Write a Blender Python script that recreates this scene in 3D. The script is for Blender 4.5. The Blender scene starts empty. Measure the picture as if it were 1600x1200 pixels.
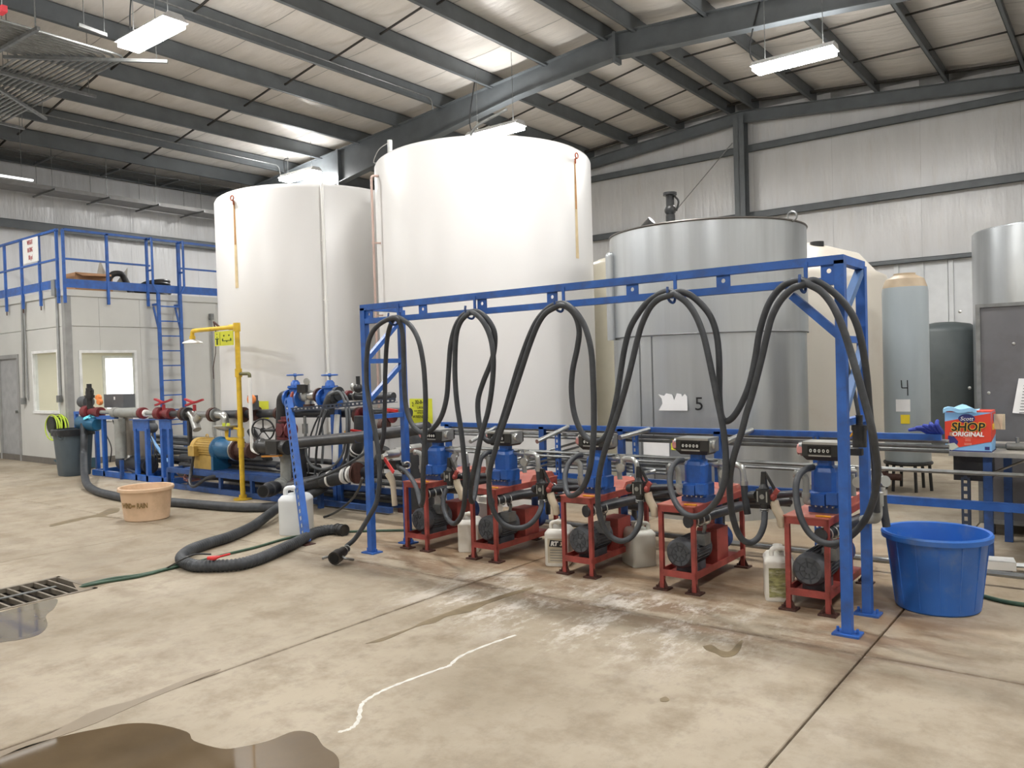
import bpy, bmesh, math, random
from mathutils import Vector, Matrix
random.seed(7)
S = bpy.context.scene
COL = S.collection
V = Vector

# ---------------------------------------------------------------- camera
F, YAW, PIT, ROL, H = 1253.1, .65774, .02023, -.02943, 1.6
_d = V((-math.sin(YAW)*math.cos(PIT), math.cos(YAW)*math.cos(PIT), -math.sin(PIT)))
_r0 = _d.cross(V((0, 0, 1))).normalized(); _u0 = _r0.cross(_d)
_r = _r0*math.cos(ROL)+_u0*math.sin(ROL); _u = _r.cross(_d)
cam = bpy.data.cameras.new('camera'); co = bpy.data.objects.new('camera', cam); COL.objects.link(co)
cam.sensor_fit = 'HORIZONTAL'; cam.sensor_width = 36; cam.lens = F/1600*36
cam.clip_start = .05; cam.clip_end = 200
m = Matrix((_r, _u, -_d)).transposed().to_4x4(); m.translation = V((0, 0, H)); co.matrix_world = m
S.camera = co
# ---------------------------------------------------------------- world, exposure
w = bpy.data.worlds.new('world'); S.world = w; w.use_nodes = True
w.node_tree.nodes['Background'].inputs[0].default_value = (.85, .92, 1, 1)
w.node_tree.nodes['Background'].inputs[1].default_value = 1.0
S.view_settings.view_transform = 'Standard'; S.view_settings.look = 'None'
S.view_settings.gamma = 1; S.view_settings.exposure = 0.06
S.view_settings.use_curve_mapping = False
LAMP_W = 98.0        # watts of one high-bay fixture
LAMP_COL = (1, .992, .98)
UP_W = 28.0           # watts of the upward light added above each fixture to brighten the roof

def ray(x, y): return _d+_r*((x-800)/F)-_u*((y-600)/F)
def PY(x, y, Y): v = ray(x, y); return V((0, 0, H))+v*(Y/v.y)
def PX(x, y, X): v = ray(x, y); return V((0, 0, H))+v*(X/v.x)
def PZ(x, y, Z=0.): v = ray(x, y); return V((0, 0, H))+v*((Z-H)/v.z)

# ---------------------------------------------------------------- materials
def srgb(h):
    if isinstance(h, str): h = [int(h[i:i+2], 16)/255 for i in (0, 2, 4)]
    return tuple((c/12.92 if c <= .04045 else ((c+.055)/1.055)**2.4) for c in h)+(1,)
MATS = {}
def mat(name, col, rough=.5, metal=0., var=.12, scale=6., bump=0., bscale=40., dirt=None, dscale=2.5, damt=.5, stretch=(1, 1, 1), emit=0, trans=0, alpha=1, coat=0, spec=.5):
    if name in MATS: return MATS[name]
    m = bpy.data.materials.new(name); m.use_nodes = True; nt = m.node_tree; N = nt.nodes; L = nt.links
    b = N['Principled BSDF']; c = srgb(col)
    b.inputs['Roughness'].default_value = rough; b.inputs['Metallic'].default_value = metal
    b.inputs['Specular IOR Level'].default_value = spec
    if coat: b.inputs['Coat Weight'].default_value = coat
    if trans: b.inputs['Transmission Weight'].default_value = trans
    if alpha < 1: b.inputs['Alpha'].default_value = alpha
    if emit:
        b.inputs['Emission Color'].default_value = c; b.inputs['Emission Strength'].default_value = emit
    g = N.new('ShaderNodeNewGeometry'); mp = N.new('ShaderNodeMapping'); mp.inputs['Scale'].default_value = stretch
    L.new(g.outputs['Position'], mp.inputs['Vector'])
    n = N.new('ShaderNodeTexNoise'); n.inputs['Scale'].default_value = scale; n.inputs['Detail'].default_value = 5
    L.new(mp.outputs[0], n.inputs['Vector'])
    r = N.new('ShaderNodeValToRGB'); e = r.color_ramp.elements
    e[0].position = .3; e[1].position = .7
    e[0].color = tuple(x*(1-var) for x in c[:3])+(1,); e[1].color = tuple(min(1, x*(1+var)) for x in c[:3])+(1,)
    L.new(n.outputs['Fac'], r.inputs[0]); out = r.outputs[0]
    if dirt:
        n2 = N.new('ShaderNodeTexNoise'); n2.inputs['Scale'].default_value = dscale; n2.inputs['Detail'].default_value = 8
        n2.inputs['Roughness'].default_value = .65; L.new(mp.outputs[0], n2.inputs['Vector'])
        r2 = N.new('ShaderNodeValToRGB'); r2.color_ramp.elements[0].position = .5; r2.color_ramp.elements[1].position = .68
        r2.color_ramp.elements[1].color = (damt, damt, damt, 1)
        L.new(n2.outputs['Fac'], r2.inputs[0])
        mx = N.new('ShaderNodeMix'); mx.data_type = 'RGBA'; L.new(r2.outputs[0], mx.inputs[0])
        L.new(out, mx.inputs[6]); mx.inputs[7].default_value = srgb(dirt); out = mx.outputs[2]
    L.new(out, b.inputs['Base Color'])
    if bump:
        n3 = N.new('ShaderNodeTexNoise'); n3.inputs['Scale'].default_value = bscale; n3.inputs['Detail'].default_value = 4
        L.new(mp.outputs[0], n3.inputs['Vector'])
        bp = N.new('ShaderNodeBump'); bp.inputs['Strength'].default_value = bump; bp.inputs['Distance'].default_value = .02
        L.new(n3.outputs['Fac'], bp.inputs['Height']); L.new(bp.outputs[0], b.inputs['Normal'])
    MATS[name] = m; return m

blue = mat('blue_paint', '2c5ba6', .42, var=.18, scale=8, dirt='3c465c', dscale=9, damt=.5)
blue2 = mat('bright_blue_paint', '2c5fae', .35, var=.12, scale=10, dirt='28304a', dscale=8, damt=.35)
dblue = mat('dark_blue_paint', '2b4c84', .5, var=.2, scale=7, dirt='262a30', dscale=6, damt=.6)
red = mat('red_paint', '94413a', .5, var=.2, scale=9, dirt='5c3129', dscale=8, damt=.6)
redtop = mat('worn_red_paint', 'a85a4b', .45, var=.15, scale=7, dirt='b98a7c', dscale=9, damt=.55)
redv = mat('red_valve_paint', '6c2529', .45, var=.2, scale=20)
redh = mat('red_handle', 'c42a2a', .4)
rubber = mat('black_rubber', '33363a', .55, var=.25, scale=14, dirt='4b4f52', dscale=6, damt=.5)
rubberg = mat('grey_worn_rubber', '5d6164', .6, var=.2, scale=14)
black = mat('black_plastic', '232425', .42, var=.25, scale=12, dirt='45403a', dscale=9, damt=.5)
blackp = mat('black_poly_pipe', '303236', .38, var=.2, scale=8, dirt='55504a', dscale=4, damt=.4)
brown = mat('rusty_brown_metal', '4a2f28', .6, .2, var=.3, scale=25)
steel = mat('galvanised_steel', '8d8f8e', .38, .75, var=.18, scale=14, dirt='6c6a66', dscale=6, damt=.4)
steelc = mat('bright_steel', 'b6b7b4', .28, .85, var=.15, scale=12)
greyp = mat('grey_plastic_pipe', '8e908c', .5, var=.1, scale=10, dirt='6e6860', dscale=6, damt=.4)
castg = mat('grey_cast_motor', '53565a', .55, .2, var=.2, scale=15)
yellow = mat('yellow_paint', 'd9b432', .45, var=.12, scale=9, dirt='a3822c', dscale=8, damt=.4)
gold = mat('gold_motor_paint', 'b99a52', .45, .15, var=.15, scale=10)
yh = mat('yellow_handle', 'd79a22', .45)
beam = mat('grey_green_steel_paint', '62676a', .5, var=.12, scale=3, dirt='55595b', dscale=2, damt=.4)
white = mat('white_plastic', 'e6e6e2', .35, var=.04)
offw = mat('yellowed_plastic', 'c9bda6', .45, var=.1)
ink = mat('black_ink', '17171a', .6)
paper = mat('white_paper', 'e4e4e4', .6, var=.04)
ysign = mat('yellow_sign', 'd9dc3c', .5, var=.05)
green = mat('green_hose_rubber', '35503f', .5, var=.2, scale=20)

# ---------------------------------------------------------------- mesh builder
class MB:
    def __init__(s): s.v = []; s.f = []; s.m = []; s.mi = 0
    def add(s, vs, fs):
        o = len(s.v); s.v += [V(a) for a in vs]
        for f in fs: s.f.append([i+o for i in f]); s.m.append(s.mi)
        return s
    def box(s, a, b, rz=0., c=None):
        x0, y0, z0 = a; x1, y1, z1 = b
        vs = [V((x, y, z)) for z in (z0, z1) for x, y in ((x0, y0), (x1, y0), (x1, y1), (x0, y1))]
        if rz:
            c = V(c) if c else V(((x0+x1)/2, (y0+y1)/2, 0)); R = Matrix.Rotation(rz, 3, 'Z'); vs = [R@(q-c)+c for q in vs]
        return s.add(vs, [(0, 3, 2, 1), (4, 5, 6, 7), (0, 1, 5, 4), (1, 2, 6, 5), (2, 3, 7, 6), (3, 0, 4, 7)])
    def cbox(s, c, d, rz=0.):
        return s.box([c[i]-d[i]/2 for i in range(3)], [c[i]+d[i]/2 for i in range(3)], rz)
    def bar(s, a, b, w, h=None, up=(0, 0, 1)):
        a = V(a); b = V(b); h = h or w; t = (b-a).normalized(); up = V(up)
        if abs(t.dot(up)) > .98: up = V((0, 1, 0))
        x = t.cross(up).normalized()*w/2; y = x.cross(t).normalized()*h/2
        vs = [p+q for p in (a, b) for q in (-x-y, x-y, x+y, -x+y)]
        return s.add(vs, [(0, 1, 2, 3), (7, 6, 5, 4), (0, 4, 5, 1), (1, 5, 6, 2), (2, 6, 7, 3), (3, 7, 4, 0)])
    def rings(s, R, cap=True):
        n = len(R[0]); vs = [p for r in R for p in r]; fs = []
        for i in range(len(R)-1):
            for j in range(n): k = (j+1) % n; fs.append((i*n+j, i*n+k, (i+1)*n+k, (i+1)*n+j))
        if cap: fs += [tuple(range(n))[::-1], tuple((len(R)-1)*n+j for j in range(n))]
        return s.add(vs, fs)
    def tube(s, pts, r, n=10, cap=True):
        pts = [V(p) for p in pts]; rr = r if hasattr(r, '__len__') else [r]*len(pts); R = []; x = None
        for i, p in enumerate(pts):
            t = (pts[min(i+1, len(pts)-1)]-pts[max(i-1, 0)]).normalized()
            if x is None: x = t.orthogonal().normalized()
            x = (x-t*x.dot(t)).normalized(); y = t.cross(x)
            R.append([p+(x*math.cos(2*math.pi*k/n)+y*math.sin(2*math.pi*k/n))*rr[i] for k in range(n)])
        return s.rings(R, cap)
    def cyl(s, a, b, r, r2=None, n=16, cap=True):
        a = V(a); b = V(b); t = (b-a).normalized(); x = t.orthogonal().normalized(); y = t.cross(x); r2 = r if r2 is None else r2
        return s.rings([[p+(x*math.cos(2*math.pi*k/n)+y*math.sin(2*math.pi*k/n))*q for k in range(n)] for p, q in ((a, r), (b, r2))], cap)
    def lathe(s, prof, c=(0, 0, 0), n=32, ax=(0, 0, 1), cap=True, sx=1., rz=0.):
        c = V(c); ax = V(ax).normalized(); x = V((1, 0, 0)) if abs(ax.z) > .9 else ax.orthogonal().normalized()
        y = ax.cross(x); R = []
        for r, z in prof:
            ring = []
            for k in range(n):
                q = 2*math.pi*k/n; cx = math.cos(q)*sx*r; cy = math.sin(q)*r
                if rz: cx, cy = cx*math.cos(rz)-cy*math.sin(rz), cx*math.sin(rz)+cy*math.cos(rz)
                ring.append(c+x*cx+y*cy+ax*z)
            R.append(ring)
        return s.rings(R, cap)
    def ball(s, c, r, n=12, sq=(1, 1, 1)):
        R = [[V(c)+V((math.cos(2*math.pi*k/n)*math.sin(t)*r*sq[0], math.sin(2*math.pi*k/n)*math.sin(t)*r*sq[1], -math.cos(t)*r*sq[2])) for k in range(n)] for t in [max(.02, math.pi*i/8) if i < 8 else math.pi-.02 for i in range(9)]]
        return s.rings(R)
    def torus(s, c, R, r, ax=(0, 0, 1), n=24, m=8):
        ax = V(ax).normalized(); x = ax.orthogonal().normalized(); y = ax.cross(x); c = V(c); P = []
        for k in range(n):
            q = 2*math.pi*k/n; e = x*math.cos(q)+y*math.sin(q)
            P.append([c+e*(R+r*math.cos(2*math.pi*j/m))+ax*r*math.sin(2*math.pi*j/m) for j in range(m)])
        o = len(s.v); vs = [p for r_ in P for p in r_]; fs = []
        for i in range(n):
            for j in range(m): fs.append((i*m+j, ((i+1) % n)*m+j, ((i+1) % n)*m+(j+1) % m, i*m+(j+1) % m))
        return s.add(vs, fs)
    def poly(s, pts, d):
        """prism from a planar outline, extruded by vector d"""
        pts = [V(p) for p in pts]; n = len(pts); d = V(d)
        return s.add(pts+[p+d for p in pts], [tuple(range(n))[::-1], tuple(range(n, 2*n))]+[(i, (i+1) % n, n+(i+1) % n, n+i) for i in range(n)])
    def build(s, name, m, parent=None, smooth=True, ang=40):
        me = bpy.data.meshes.new(name); off = V((0, 0, 0))
        p = parent
        while p is not None: off += p.location; p = p.parent
        me.from_pydata([tuple(v-off) for v in s.v], [], s.f)
        for x in (m if isinstance(m, (list, tuple)) else [m]): me.materials.append(x)
        if isinstance(m, (list, tuple)): me.polygons.foreach_set('material_index', s.m)
        bm = bmesh.new(); bm.from_mesh(me); bmesh.ops.recalc_face_normals(bm, faces=bm.faces); bm.to_mesh(me); bm.free()
        if smooth: me.shade_smooth(); me.set_sharp_from_angle(angle=math.radians(ang))
        o = bpy.data.objects.new(name, me); COL.objects.link(o)
        if parent is not None: o.parent = parent
        return o
def tag(o, label, cat, group=None, kind=None):
    o['label'] = label; o['category'] = cat
    if group: o['group'] = group
    if kind: o['kind'] = kind
    return o
def thing(name, label, cat, loc, group=None):
    o = bpy.data.objects.new(name, None); COL.objects.link(o); o.location = loc; o.empty_display_size = .1
    return tag(o, label, cat, group)
def struct(o): o['kind'] = 'structure'; return o
def rebase(o, loc):
    """give a top-level mesh its own base point"""
    d = V(loc)-o.location; o.data.transform(Matrix.Translation(-d)); o.location = loc; return o
def copy_tree(o, parent=None):
    c = o.copy(); COL.objects.link(c); c.parent = parent
    for ch in o.children: copy_tree(ch, c)
    return c
def piece(src, parent, loc, rot=None):
    c = src.copy(); COL.objects.link(c); c.parent = parent; c.location = loc
    if rot: c.rotation_euler = rot
    return c
def cr(pts, k=6):
    """Catmull-Rom through points"""
    P = [V(p) for p in pts]; P = [P[0]*2-P[1]]+P+[P[-1]*2-P[-2]]; out = []
    for i in range(1, len(P)-2):
        a, b, c, d = P[i-1:i+3]
        for j in range(k):
            t = j/k; out.append(.5*((2*b)+(c-a)*t+(2*a-5*b+4*c-d)*t*t+(3*b-a-3*c+d)*t**3))
    return out+[P[-2]]
def arc3(pts, rad=.05, k=5):
    """polyline with rounded corners (pipe elbows)"""
    P = [V(p) for p in pts]; out = [P[0]]
    for i in range(1, len(P)-1):
        a = (P[i-1]-P[i]); b = (P[i+1]-P[i]); r = min(rad, a.length*.45, b.length*.45)
        s, e = P[i]+a.normalized()*r, P[i]+b.normalized()*r
        for j in range(k+1):
            t = j/k; out.append(s*(1-t)**2+P[i]*2*t*(1-t)+e*t*t)
    return out+[P[-1]]
def text(s, size, c, rz, m, parent, name='lettering', align='CENTER', sx=1., tilt=math.pi/2, ext=.0012, bold=0., shear=0.):
    cu = bpy.data.curves.new(name, 'FONT'); cu.body = s; cu.size = size; cu.align_x = align; cu.align_y = 'CENTER'
    cu.extrude = ext; cu.offset = bold; cu.shear = shear; cu.resolution_u = 3
    t = bpy.data.objects.new('tmp', cu); COL.objects.link(t); bpy.context.view_layer.update()
    me = bpy.data.meshes.new_from_object(t.evaluated_get(bpy.context.evaluated_depsgraph_get())); bpy.data.objects.remove(t)
    M = Matrix.Translation(c)@Matrix.Rotation(rz, 4, 'Z')@Matrix.Rotation(tilt, 4, 'X')@Matrix.Diagonal((sx, 1, 1, 1))
    me.transform(M); off = V((0, 0, 0)); p = parent
    while p is not None: off += p.location; p = p.parent
    me.transform(Matrix.Translation(-off)); me.materials.clear(); me.materials.append(m)
    o = bpy.data.objects.new(name, me); COL.objects.link(o); o.parent = parent; return o
# ================================================================ ROOM
XE, XR, YB, YN = -20.0, 5.4, 19.15, -8.0     # eave wall, far side wall, back wall, wall behind the camera
RX = -7.35                                    # ridge
def roofz(x): return 7.89-.085*abs(x-RX)

# ---- concrete floor: slabs between sawn joints
def concrete():
    m = bpy.data.materials.new('concrete'); m.use_nodes = True; nt = m.node_tree; N = nt.nodes; L = nt.links; b = N['Principled BSDF']
    g = N.new('ShaderNodeNewGeometry')
    def noise(s, d=6, r=.6, st=None):
        n = N.new('ShaderNodeTexNoise'); n.inputs['Scale'].default_value = s; n.inputs['Detail'].default_value = d; n.inputs['Roughness'].default_value = r
        if st:
            mp = N.new('ShaderNodeMapping'); mp.inputs['Scale'].default_value = st; L.new(g.outputs['Position'], mp.inputs[0]); L.new(mp.outputs[0], n.inputs[0])
        else: L.new(g.outputs['Position'], n.inputs[0])
        return n.outputs['Fac']
    def ramp(f, a, b_, p0=.35, p1=.65):
        r = N.new('ShaderNodeValToRGB'); r.color_ramp.elements[0].position = p0; r.color_ramp.elements[1].position = p1
        r.color_ramp.elements[0].color = a; r.color_ramp.elements[1].color = b_; L.new(f, r.inputs[0]); return r.outputs[0]
    def mix(f, a, c, mode='MIX'):
        x = N.new('ShaderNodeMix'); x.data_type = 'RGBA'; x.blend_type = mode
        if isinstance(f, float): x.inputs[0].default_value = f
        else: L.new(f, x.inputs[0])
        for i, q in ((6, a), (7, c)):
            if isinstance(q, tuple): x.inputs[i].default_value = q
            else: L.new(q, x.inputs[i])
        return x.outputs[2]
    def math_(op, a, b_=0.):
        x = N.new('ShaderNodeMath'); x.operation = op
        for i, q in ((0, a), (1, b_)):
            if isinstance(q, (int, float)): x.inputs[i].default_value = q
            else: L.new(q, x.inputs[i])
        return x.outputs[0]
    sep = N.new('ShaderNodeSeparateXYZ'); L.new(g.outputs['Position'], sep.inputs[0]); X, Y = sep.outputs[0], sep.outputs[1]
    base = ramp(noise(.7, 8, .62), srgb('8f8370'), srgb('a79c8a'), .38, .62)
    base = mix(ramp(noise(3.2, 8, .7), (0, 0, 0, 1), (.75, .75, .75, 1), .47, .68), base, srgb('7a6b57'))
    base = mix(ramp(noise(14, 8, .75, (1, .6, 1)), (0, 0, 0, 1), (.35, .35, .35, 1), .52, .64), base, srgb('7d7466'))
    # spilled product: brown and white bands under and before the pump carts
    def band(v, c, wd, soft):   # 1 inside |v-c|<wd
        return math_('SUBTRACT', 1, math_('SMOOTH_MIN', 1, math_('DIVIDE', math_('MAXIMUM', math_('SUBTRACT', math_('ABSOLUTE', math_('SUBTRACT', v, c)), wd), 0), soft)))
    inb = math_('MULTIPLY', band(Y, 5.0, .45, .5), band(X, -3.2, 2.1, .7))
    st = ramp(noise(3.4, 10, .74, (.55, 1.5, 1)), (0, 0, 0, 1), (1, 1, 1, 1), .46, .56)
    x1 = math_('MULTIPLY', inb, st)
    base = mix(math_('MULTIPLY', x1, .75), base, srgb('6f563f'))
    wb = math_('MULTIPLY', band(Y, 4.45, .35, .6), band(X, -2.95, .75, .8))
    ws = ramp(noise(3.6, 12, .8, (1.2, .5, 1)), (0, 0, 0, 1), (1, 1, 1, 1), .5, .58)
    base = mix(math_('MULTIPLY', math_('MULTIPLY', wb, ws), .55), base, srgb('ddd9d2'))
    inb2 = math_('MULTIPLY', band(Y, 6.2, 1.0, .5), band(X, -3.5, 2.4, .7))
    base = mix(math_('MULTIPLY', inb2, .35), base, srgb('9c7c58'))
    jn = ramp(noise(5, 6, .7), (0, 0, 0, 1), (1, 1, 1, 1), .38, .6)
    j1 = math_('MULTIPLY', band(Y, 4.52, .012, .05), band(X, -2.6, 1.6, 1.5)); j2 = math_('MULTIPLY', band(X, -1.155, .006, .045), band(Y, 4.7, .7, .5)); j3 = math_('MULTIPLY', band(X, -3.92, .0, .03), band(Y, 3.0, 2.0, .5))
    jj = math_('MINIMUM', math_('ADD', math_('ADD', j1, j2), j3), 1)
    base = mix(math_('MULTIPLY', math_('MULTIPLY', jj, math_('MAXIMUM', jn, .35)), .9), base, srgb('5f4f3e'))
    L.new(base, b.inputs['Base Color'])
    b.inputs['Roughness'].default_value = .62
    rr = ramp(noise(1.3, 6), (.45, .45, .45, 1), (.72, .72, .72, 1)); L.new(rr, b.inputs['Roughness'])
    bp = N.new('ShaderNodeBump'); bp.inputs['Strength'].default_value = .15; bp.inputs['Distance'].default_value = .01
    L.new(noise(30, 6, .7), bp.inputs['Height']); L.new(bp.outputs[0], b.inputs['Normal'])
    return m
conc = concrete()
gap = .011
fb = MB(); fb.box((XE-.3, YN-.3, -.45), (XR+.3, YB+.3, -.40))
xs = [XE-.2, -16.4, -12.2, -8.0, -3.92, -1.155, 1.6, XR+.2]; ys = [YN-.2, -2., 1.2, 4.52, 7.9, 11.2, 14.6, YB+.2]
# drain trench sits in X[-6.97,-6.33], Y[-1.5,2.88]
DX0, DX1, DY0, DY1 = -6.97, -6.31, -1.0, 2.88
floor = fb.build('floor', mat('subbase', '2a2622', .9)); struct(floor)
def slab(x0, y0, x1, y1):
    if x1-x0 < .02 or y1-y0 < .02: return
    b = MB(); e = .004
    b.rings([[V((x0, y0, -.4)), V((x1, y0, -.4)), V((x1, y1, -.4)), V((x0, y1, -.4))], [V((x0, y0, -e)), V((x1, y0, -e)), V((x1, y1, -e)), V((x0, y1, -e))],
             [V((x0+e, y0+e, 0)), V((x1-e, y0+e, 0)), V((x1-e, y1-e, 0)), V((x0+e, y1-e, 0))]])
    b.build('concrete_slab', conc, floor, smooth=False)
for i in range(len(xs)-1):
    for j in range(len(ys)-1):
        x0, x1, y0, y1 = xs[i]+gap/2, xs[i+1]-gap/2, ys[j]+gap/2, ys[j+1]-gap/2
        cuts = [(x0, y0, x1, y1)]
        if x0 < DX1 and x1 > DX0 and y0 < DY1 and y1 > DY0:
            cuts = [(x0, y0, DX0, y1), (DX1, y0, x1, y1), (DX0, DY1, DX1, y1), (DX0, y0, DX1, DY0)]
        for c in cuts: slab(*c)

# ---- steel building: walls faced with white insulation
vinyl = mat('white_vinyl_insulation', 'd6d6d6', .30, var=.04, scale=1.2, bump=.9, bscale=3.5, stretch=(3, 3, .45), dirt='c6c1b9', dscale=1.5, damt=.3)
vroof = mat('roof_vinyl_insulation', 'e4dfd8', .34, var=.05, scale=1.0, bump=.9, bscale=2.4, stretch=(.8, 3.2, 1), dirt='cdc5b8', dscale=1.2, damt=.35)
ribbed = mat('white_ribbed_sheet', 'd8dbdd', .4, var=.04)
sheet = mat('grey_sheet', '9a9a98', .6)
def wallbox(name, a, b, m=sheet): return struct(MB().box(a, b).build(name, m, None, False))
wb_ = wallbox('wall_back', (XE-.3, YB+.04, 0), (XR+.3, YB+.2, 8.4))
wl_ = wallbox('wall_left', (XE-.3, YN, 0), (XE-.14, YB+.04, 7.6))
wr_ = wallbox('wall_right', (XR+.14, YN, 0), (XR+.3, YB+.04, 7.6), mat('right_wall_sheet', 'd2d1ce', .6))
wn_ = wallbox('wall_front', (XE-.14, YN-.2, 0), (XR+.14, YN, 8.4), mat('front_wall_sheet', 'd2d1ce', .6))
def quilt(name, parent, o, u, v, n, lu, lv, m, sag=.04, nu=8, nv=4, seam=True):
    """one blanket of insulation between two framing members, bulging a little"""
    b = MB(); o = V(o); u = V(u); v = V(v); n = V(n); R = []
    for i in range(nu+1):
        for j in range(nv+1):
            s, t = i/nu, j/nv
            k = sag*math.sin(math.pi*t)*(1+.25*math.sin(7*s+lu))*(min(1, 6*s, 6*(1-s)) if seam else 1)
            R.append(o+u*s*lu+v*t*lv+n*k)
    b.add(R, [(i*(nv+1)+j, (i+1)*(nv+1)+j, (i+1)*(nv+1)+j+1, i*(nv+1)+j+1) for i in range(nu) for j in range(nv)])
    return b.build(name, m, parent, ang=80)
# back wall girts and insulation widths
gz = [3.64, 5.05, 6.66]
zl = [2.1]+gz
for k in range(14):
    x0 = XE+k*1.83; x1 = min(x0+1.827, XR+.1)
    zt = roofz((x0+x1)/2)-.28
    for a, b_ in ((2.15, 3.66), (3.66, 5.02), (5.02, 6.63), (6.63, max(6.66, zt+.15))):
        if b_-a < .1: continue
        if a < 3 and -4.6 < x0 < -2.2: continue
        quilt('insulation_panel', wb_, (x0, YB, a), (1, 0, 0), (0, 0, 1), (0, -1, 0), x1-x0, b_-a, vinyl, .035)
for z in gz:
    t_ = .13 if z > 4 else .06; g = MB(); g.box((XE, YB-.2, z-.035), (XR, YB-.19, z+t_)); g.box((XE, YB-.2, z+t_-.01), (XR, YB, z+t_)); g.box((XE, YB-.2, z-.035), (XR, YB-.14, z-.025))
    g.build('girt', beam, wb_, False)
# lower back wall: liner sheets with ribs, with a taller ribbed panel to the right of the tanks
for k in range(24):
    x0 = XE+k*1.06; top = 3.62 if -5.0 < x0 < -1.8 else 2.15
    b = MB(); b.box((x0, YB-.02, 0), (x0+1.05, YB+.02, top))
    for q in (.03, .53): b.box((x0+q, YB-.06, 0), (x0+q+.07, YB-.02, top))
    b.build('liner_sheet', ribbed, wb_, False)
# columns of the back wall
def icol(b, x, y, z0, z1, w=.2, d=.2, ax='y'):
    t = .012
    if ax == 'y':
        b.box((x-w/2, y-d/2, z0), (x+w/2, y-d/2+t, z1)); b.box((x-w/2, y+d/2-t, z0), (x+w/2, y+d/2, z1)); b.box((x-t/2, y-d/2, z0), (x+t/2, y+d/2, z1))
    else:
        b.box((x-d/2, y-w/2, z0), (x-d/2+t, y+w/2, z1)); b.box((x+d/2-t, y-w/2, z0), (x+d/2, y+w/2, z1)); b.box((x-d/2, y-t/2, z0), (x+d/2, y+t/2, z1))
for x in (-13.6, RX-.02, -1.1):
    b = MB(); icol(b, x, YB-.34, 0, roofz(x)-.45, .26, .28); b.build('wall_column', beam, wb_, False)
b = MB(); b.tube([(-7.6, YB-.28, 6.9), (-11.4, YB-.28, 3.4)], .012, 6); b.build('brace_cable', steel, wb_)

# left (eave) wall
for k in range(15):
    y0 = YN+k*1.83; y1 = min(y0+1.827, YB)
    for a, b_ in ((0, 2.3), (2.3, 5.14), (5.14, 6.62)):
        quilt('insulation_panel', wl_, (XE, y0, a), (0, 1, 0), (0, 0, 1), (1, 0, 0), y1-y0, b_-a, vinyl, .045)
for z in (2.3, 5.1):
    g = MB(); g.box((XE+.19, YN, z-.03), (XE+.2, YB, z+.16)); g.box((XE, YN, z+.15), (XE+.2, YB, z+.16)); g.build('girt', beam, wl_, False)
# main frames: tapered columns (left wall) and rafters
ceil = MB().poly([(XE-.3, YN-.2, roofz(XE-.3)+.04), (RX, YN-.2, roofz(RX)+.04), (XR+.3, YN-.2, roofz(XR+.3)+.04), (XR+.3, YN-.2, roofz(XR+.3)+.2), (RX, YN-.2, roofz(RX)+.2), (XE-.3, YN-.2, roofz(XE-.3)+.2)], (0, YB-YN+.4, 0)).build('ceiling', sheet, None, False)
struct(ceil)
# purlin lines (lower inner edge x) and insulation between them
PXL = [-7.62-1.352*i for i in range(10)]; PXR = [-7.02+1.352*i for i in range(10)]
def zp(x): return roofz(x)
def blanket(xa, xb):
    yy = YN
    while yy < YB-.1:
        y1 = min(yy+1.83, YB); b = MB(); R = []; nu, nv = 6, 5
        for i in range(nu+1):
            for j in range(nv+1):
                s, t = i/nu, j/nv; x = xa+(xb-xa)*t; y = yy+(y1-.012-yy)*s
                R.append((x, y, zp(x)+.012-.055*math.sin(math.pi*t)*min(1, .55+3*s, .55+3*(1-s))))
        b.add(R, [(i*(nv+1)+j, (i+1)*(nv+1)+j, (i+1)*(nv+1)+j+1, i*(nv+1)+j+1) for i in range(nu) for j in range(nv)])
        b.build('insulation_panel', vroof, ceil, ang=80); yy = y1
edges = [XE-.1]+PXL[::-1]+PXR+[XR+.1]
edges = sorted(set([round(e, 3) for e in edges if XE-.11 <= e <= XR+.11]))
for a, b_ in zip(edges, edges[1:]): blanket(a, b_)
YS = [YN, -4.7, 4.1, 12.93, YB]
for i, x in enumerate(PXL+PXR):
    if not XE+.5 < x < XR: continue
    d = 1 if i < 10 else -1; z = zp(x); h = .315
    for kk, (a, b_) in enumerate(zip(YS, YS[1:])):
        b = MB(); e = .25; x = (PXL+PXR)[i]+(.0 if kk % 2 else .016); z = zp(x)-(.0 if kk % 2 else .004)
        b.box((x-.006, a-e, z-h), (x+.006, b_+e, z)); b.box((x-.006, a-e, z-h), (x+.07, b_+e, z-h+.008)); b.box((x-.07, a-e, z-.008), (x+.006, b_+e, z))
        b.box((x+.06, a-e, z-h), (x+.068, b_+e, z-h+.02))
        if b_ == YB: b.v = [V((q.x, min(q.y, YB-.02), q.z)) for q in b.v]
        b.build('purlin', beam, ceil, False)
# eave strut
b = MB(); b.box((XE+.1, YN, zp(XE)-.26), (XE+.115, YB, zp(XE)-.02)); b.box((XE+.1, YN, zp(XE)-.26), (XE+.2, YB, zp(XE)-.25)); b.build('eave_strut', beam, ceil, False)
# sag angles between the purlins
for y in (1.5, 7.15, 9.87, 15.0, 17.0):
    for a, b_ in zip(edges, edges[1:]):
        q = MB(); q.bar((a, y, zp(a)-.11-(0.05)), (b_, y, zp(b_)-.05), .028, .028); q.build('sag_angle', mat('dark_strut', '35332f', .6), ceil, False)
q = MB()
for a, b_ in ((XE, RX), (RX, XR)): q.bar((a, YB-.5, zp(a)-.13), (b_, YB-.5, zp(b_)-.13), .06, .05)
q.build('edge_angle', mat('dark_strut', '35332f'), ceil, False)
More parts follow.
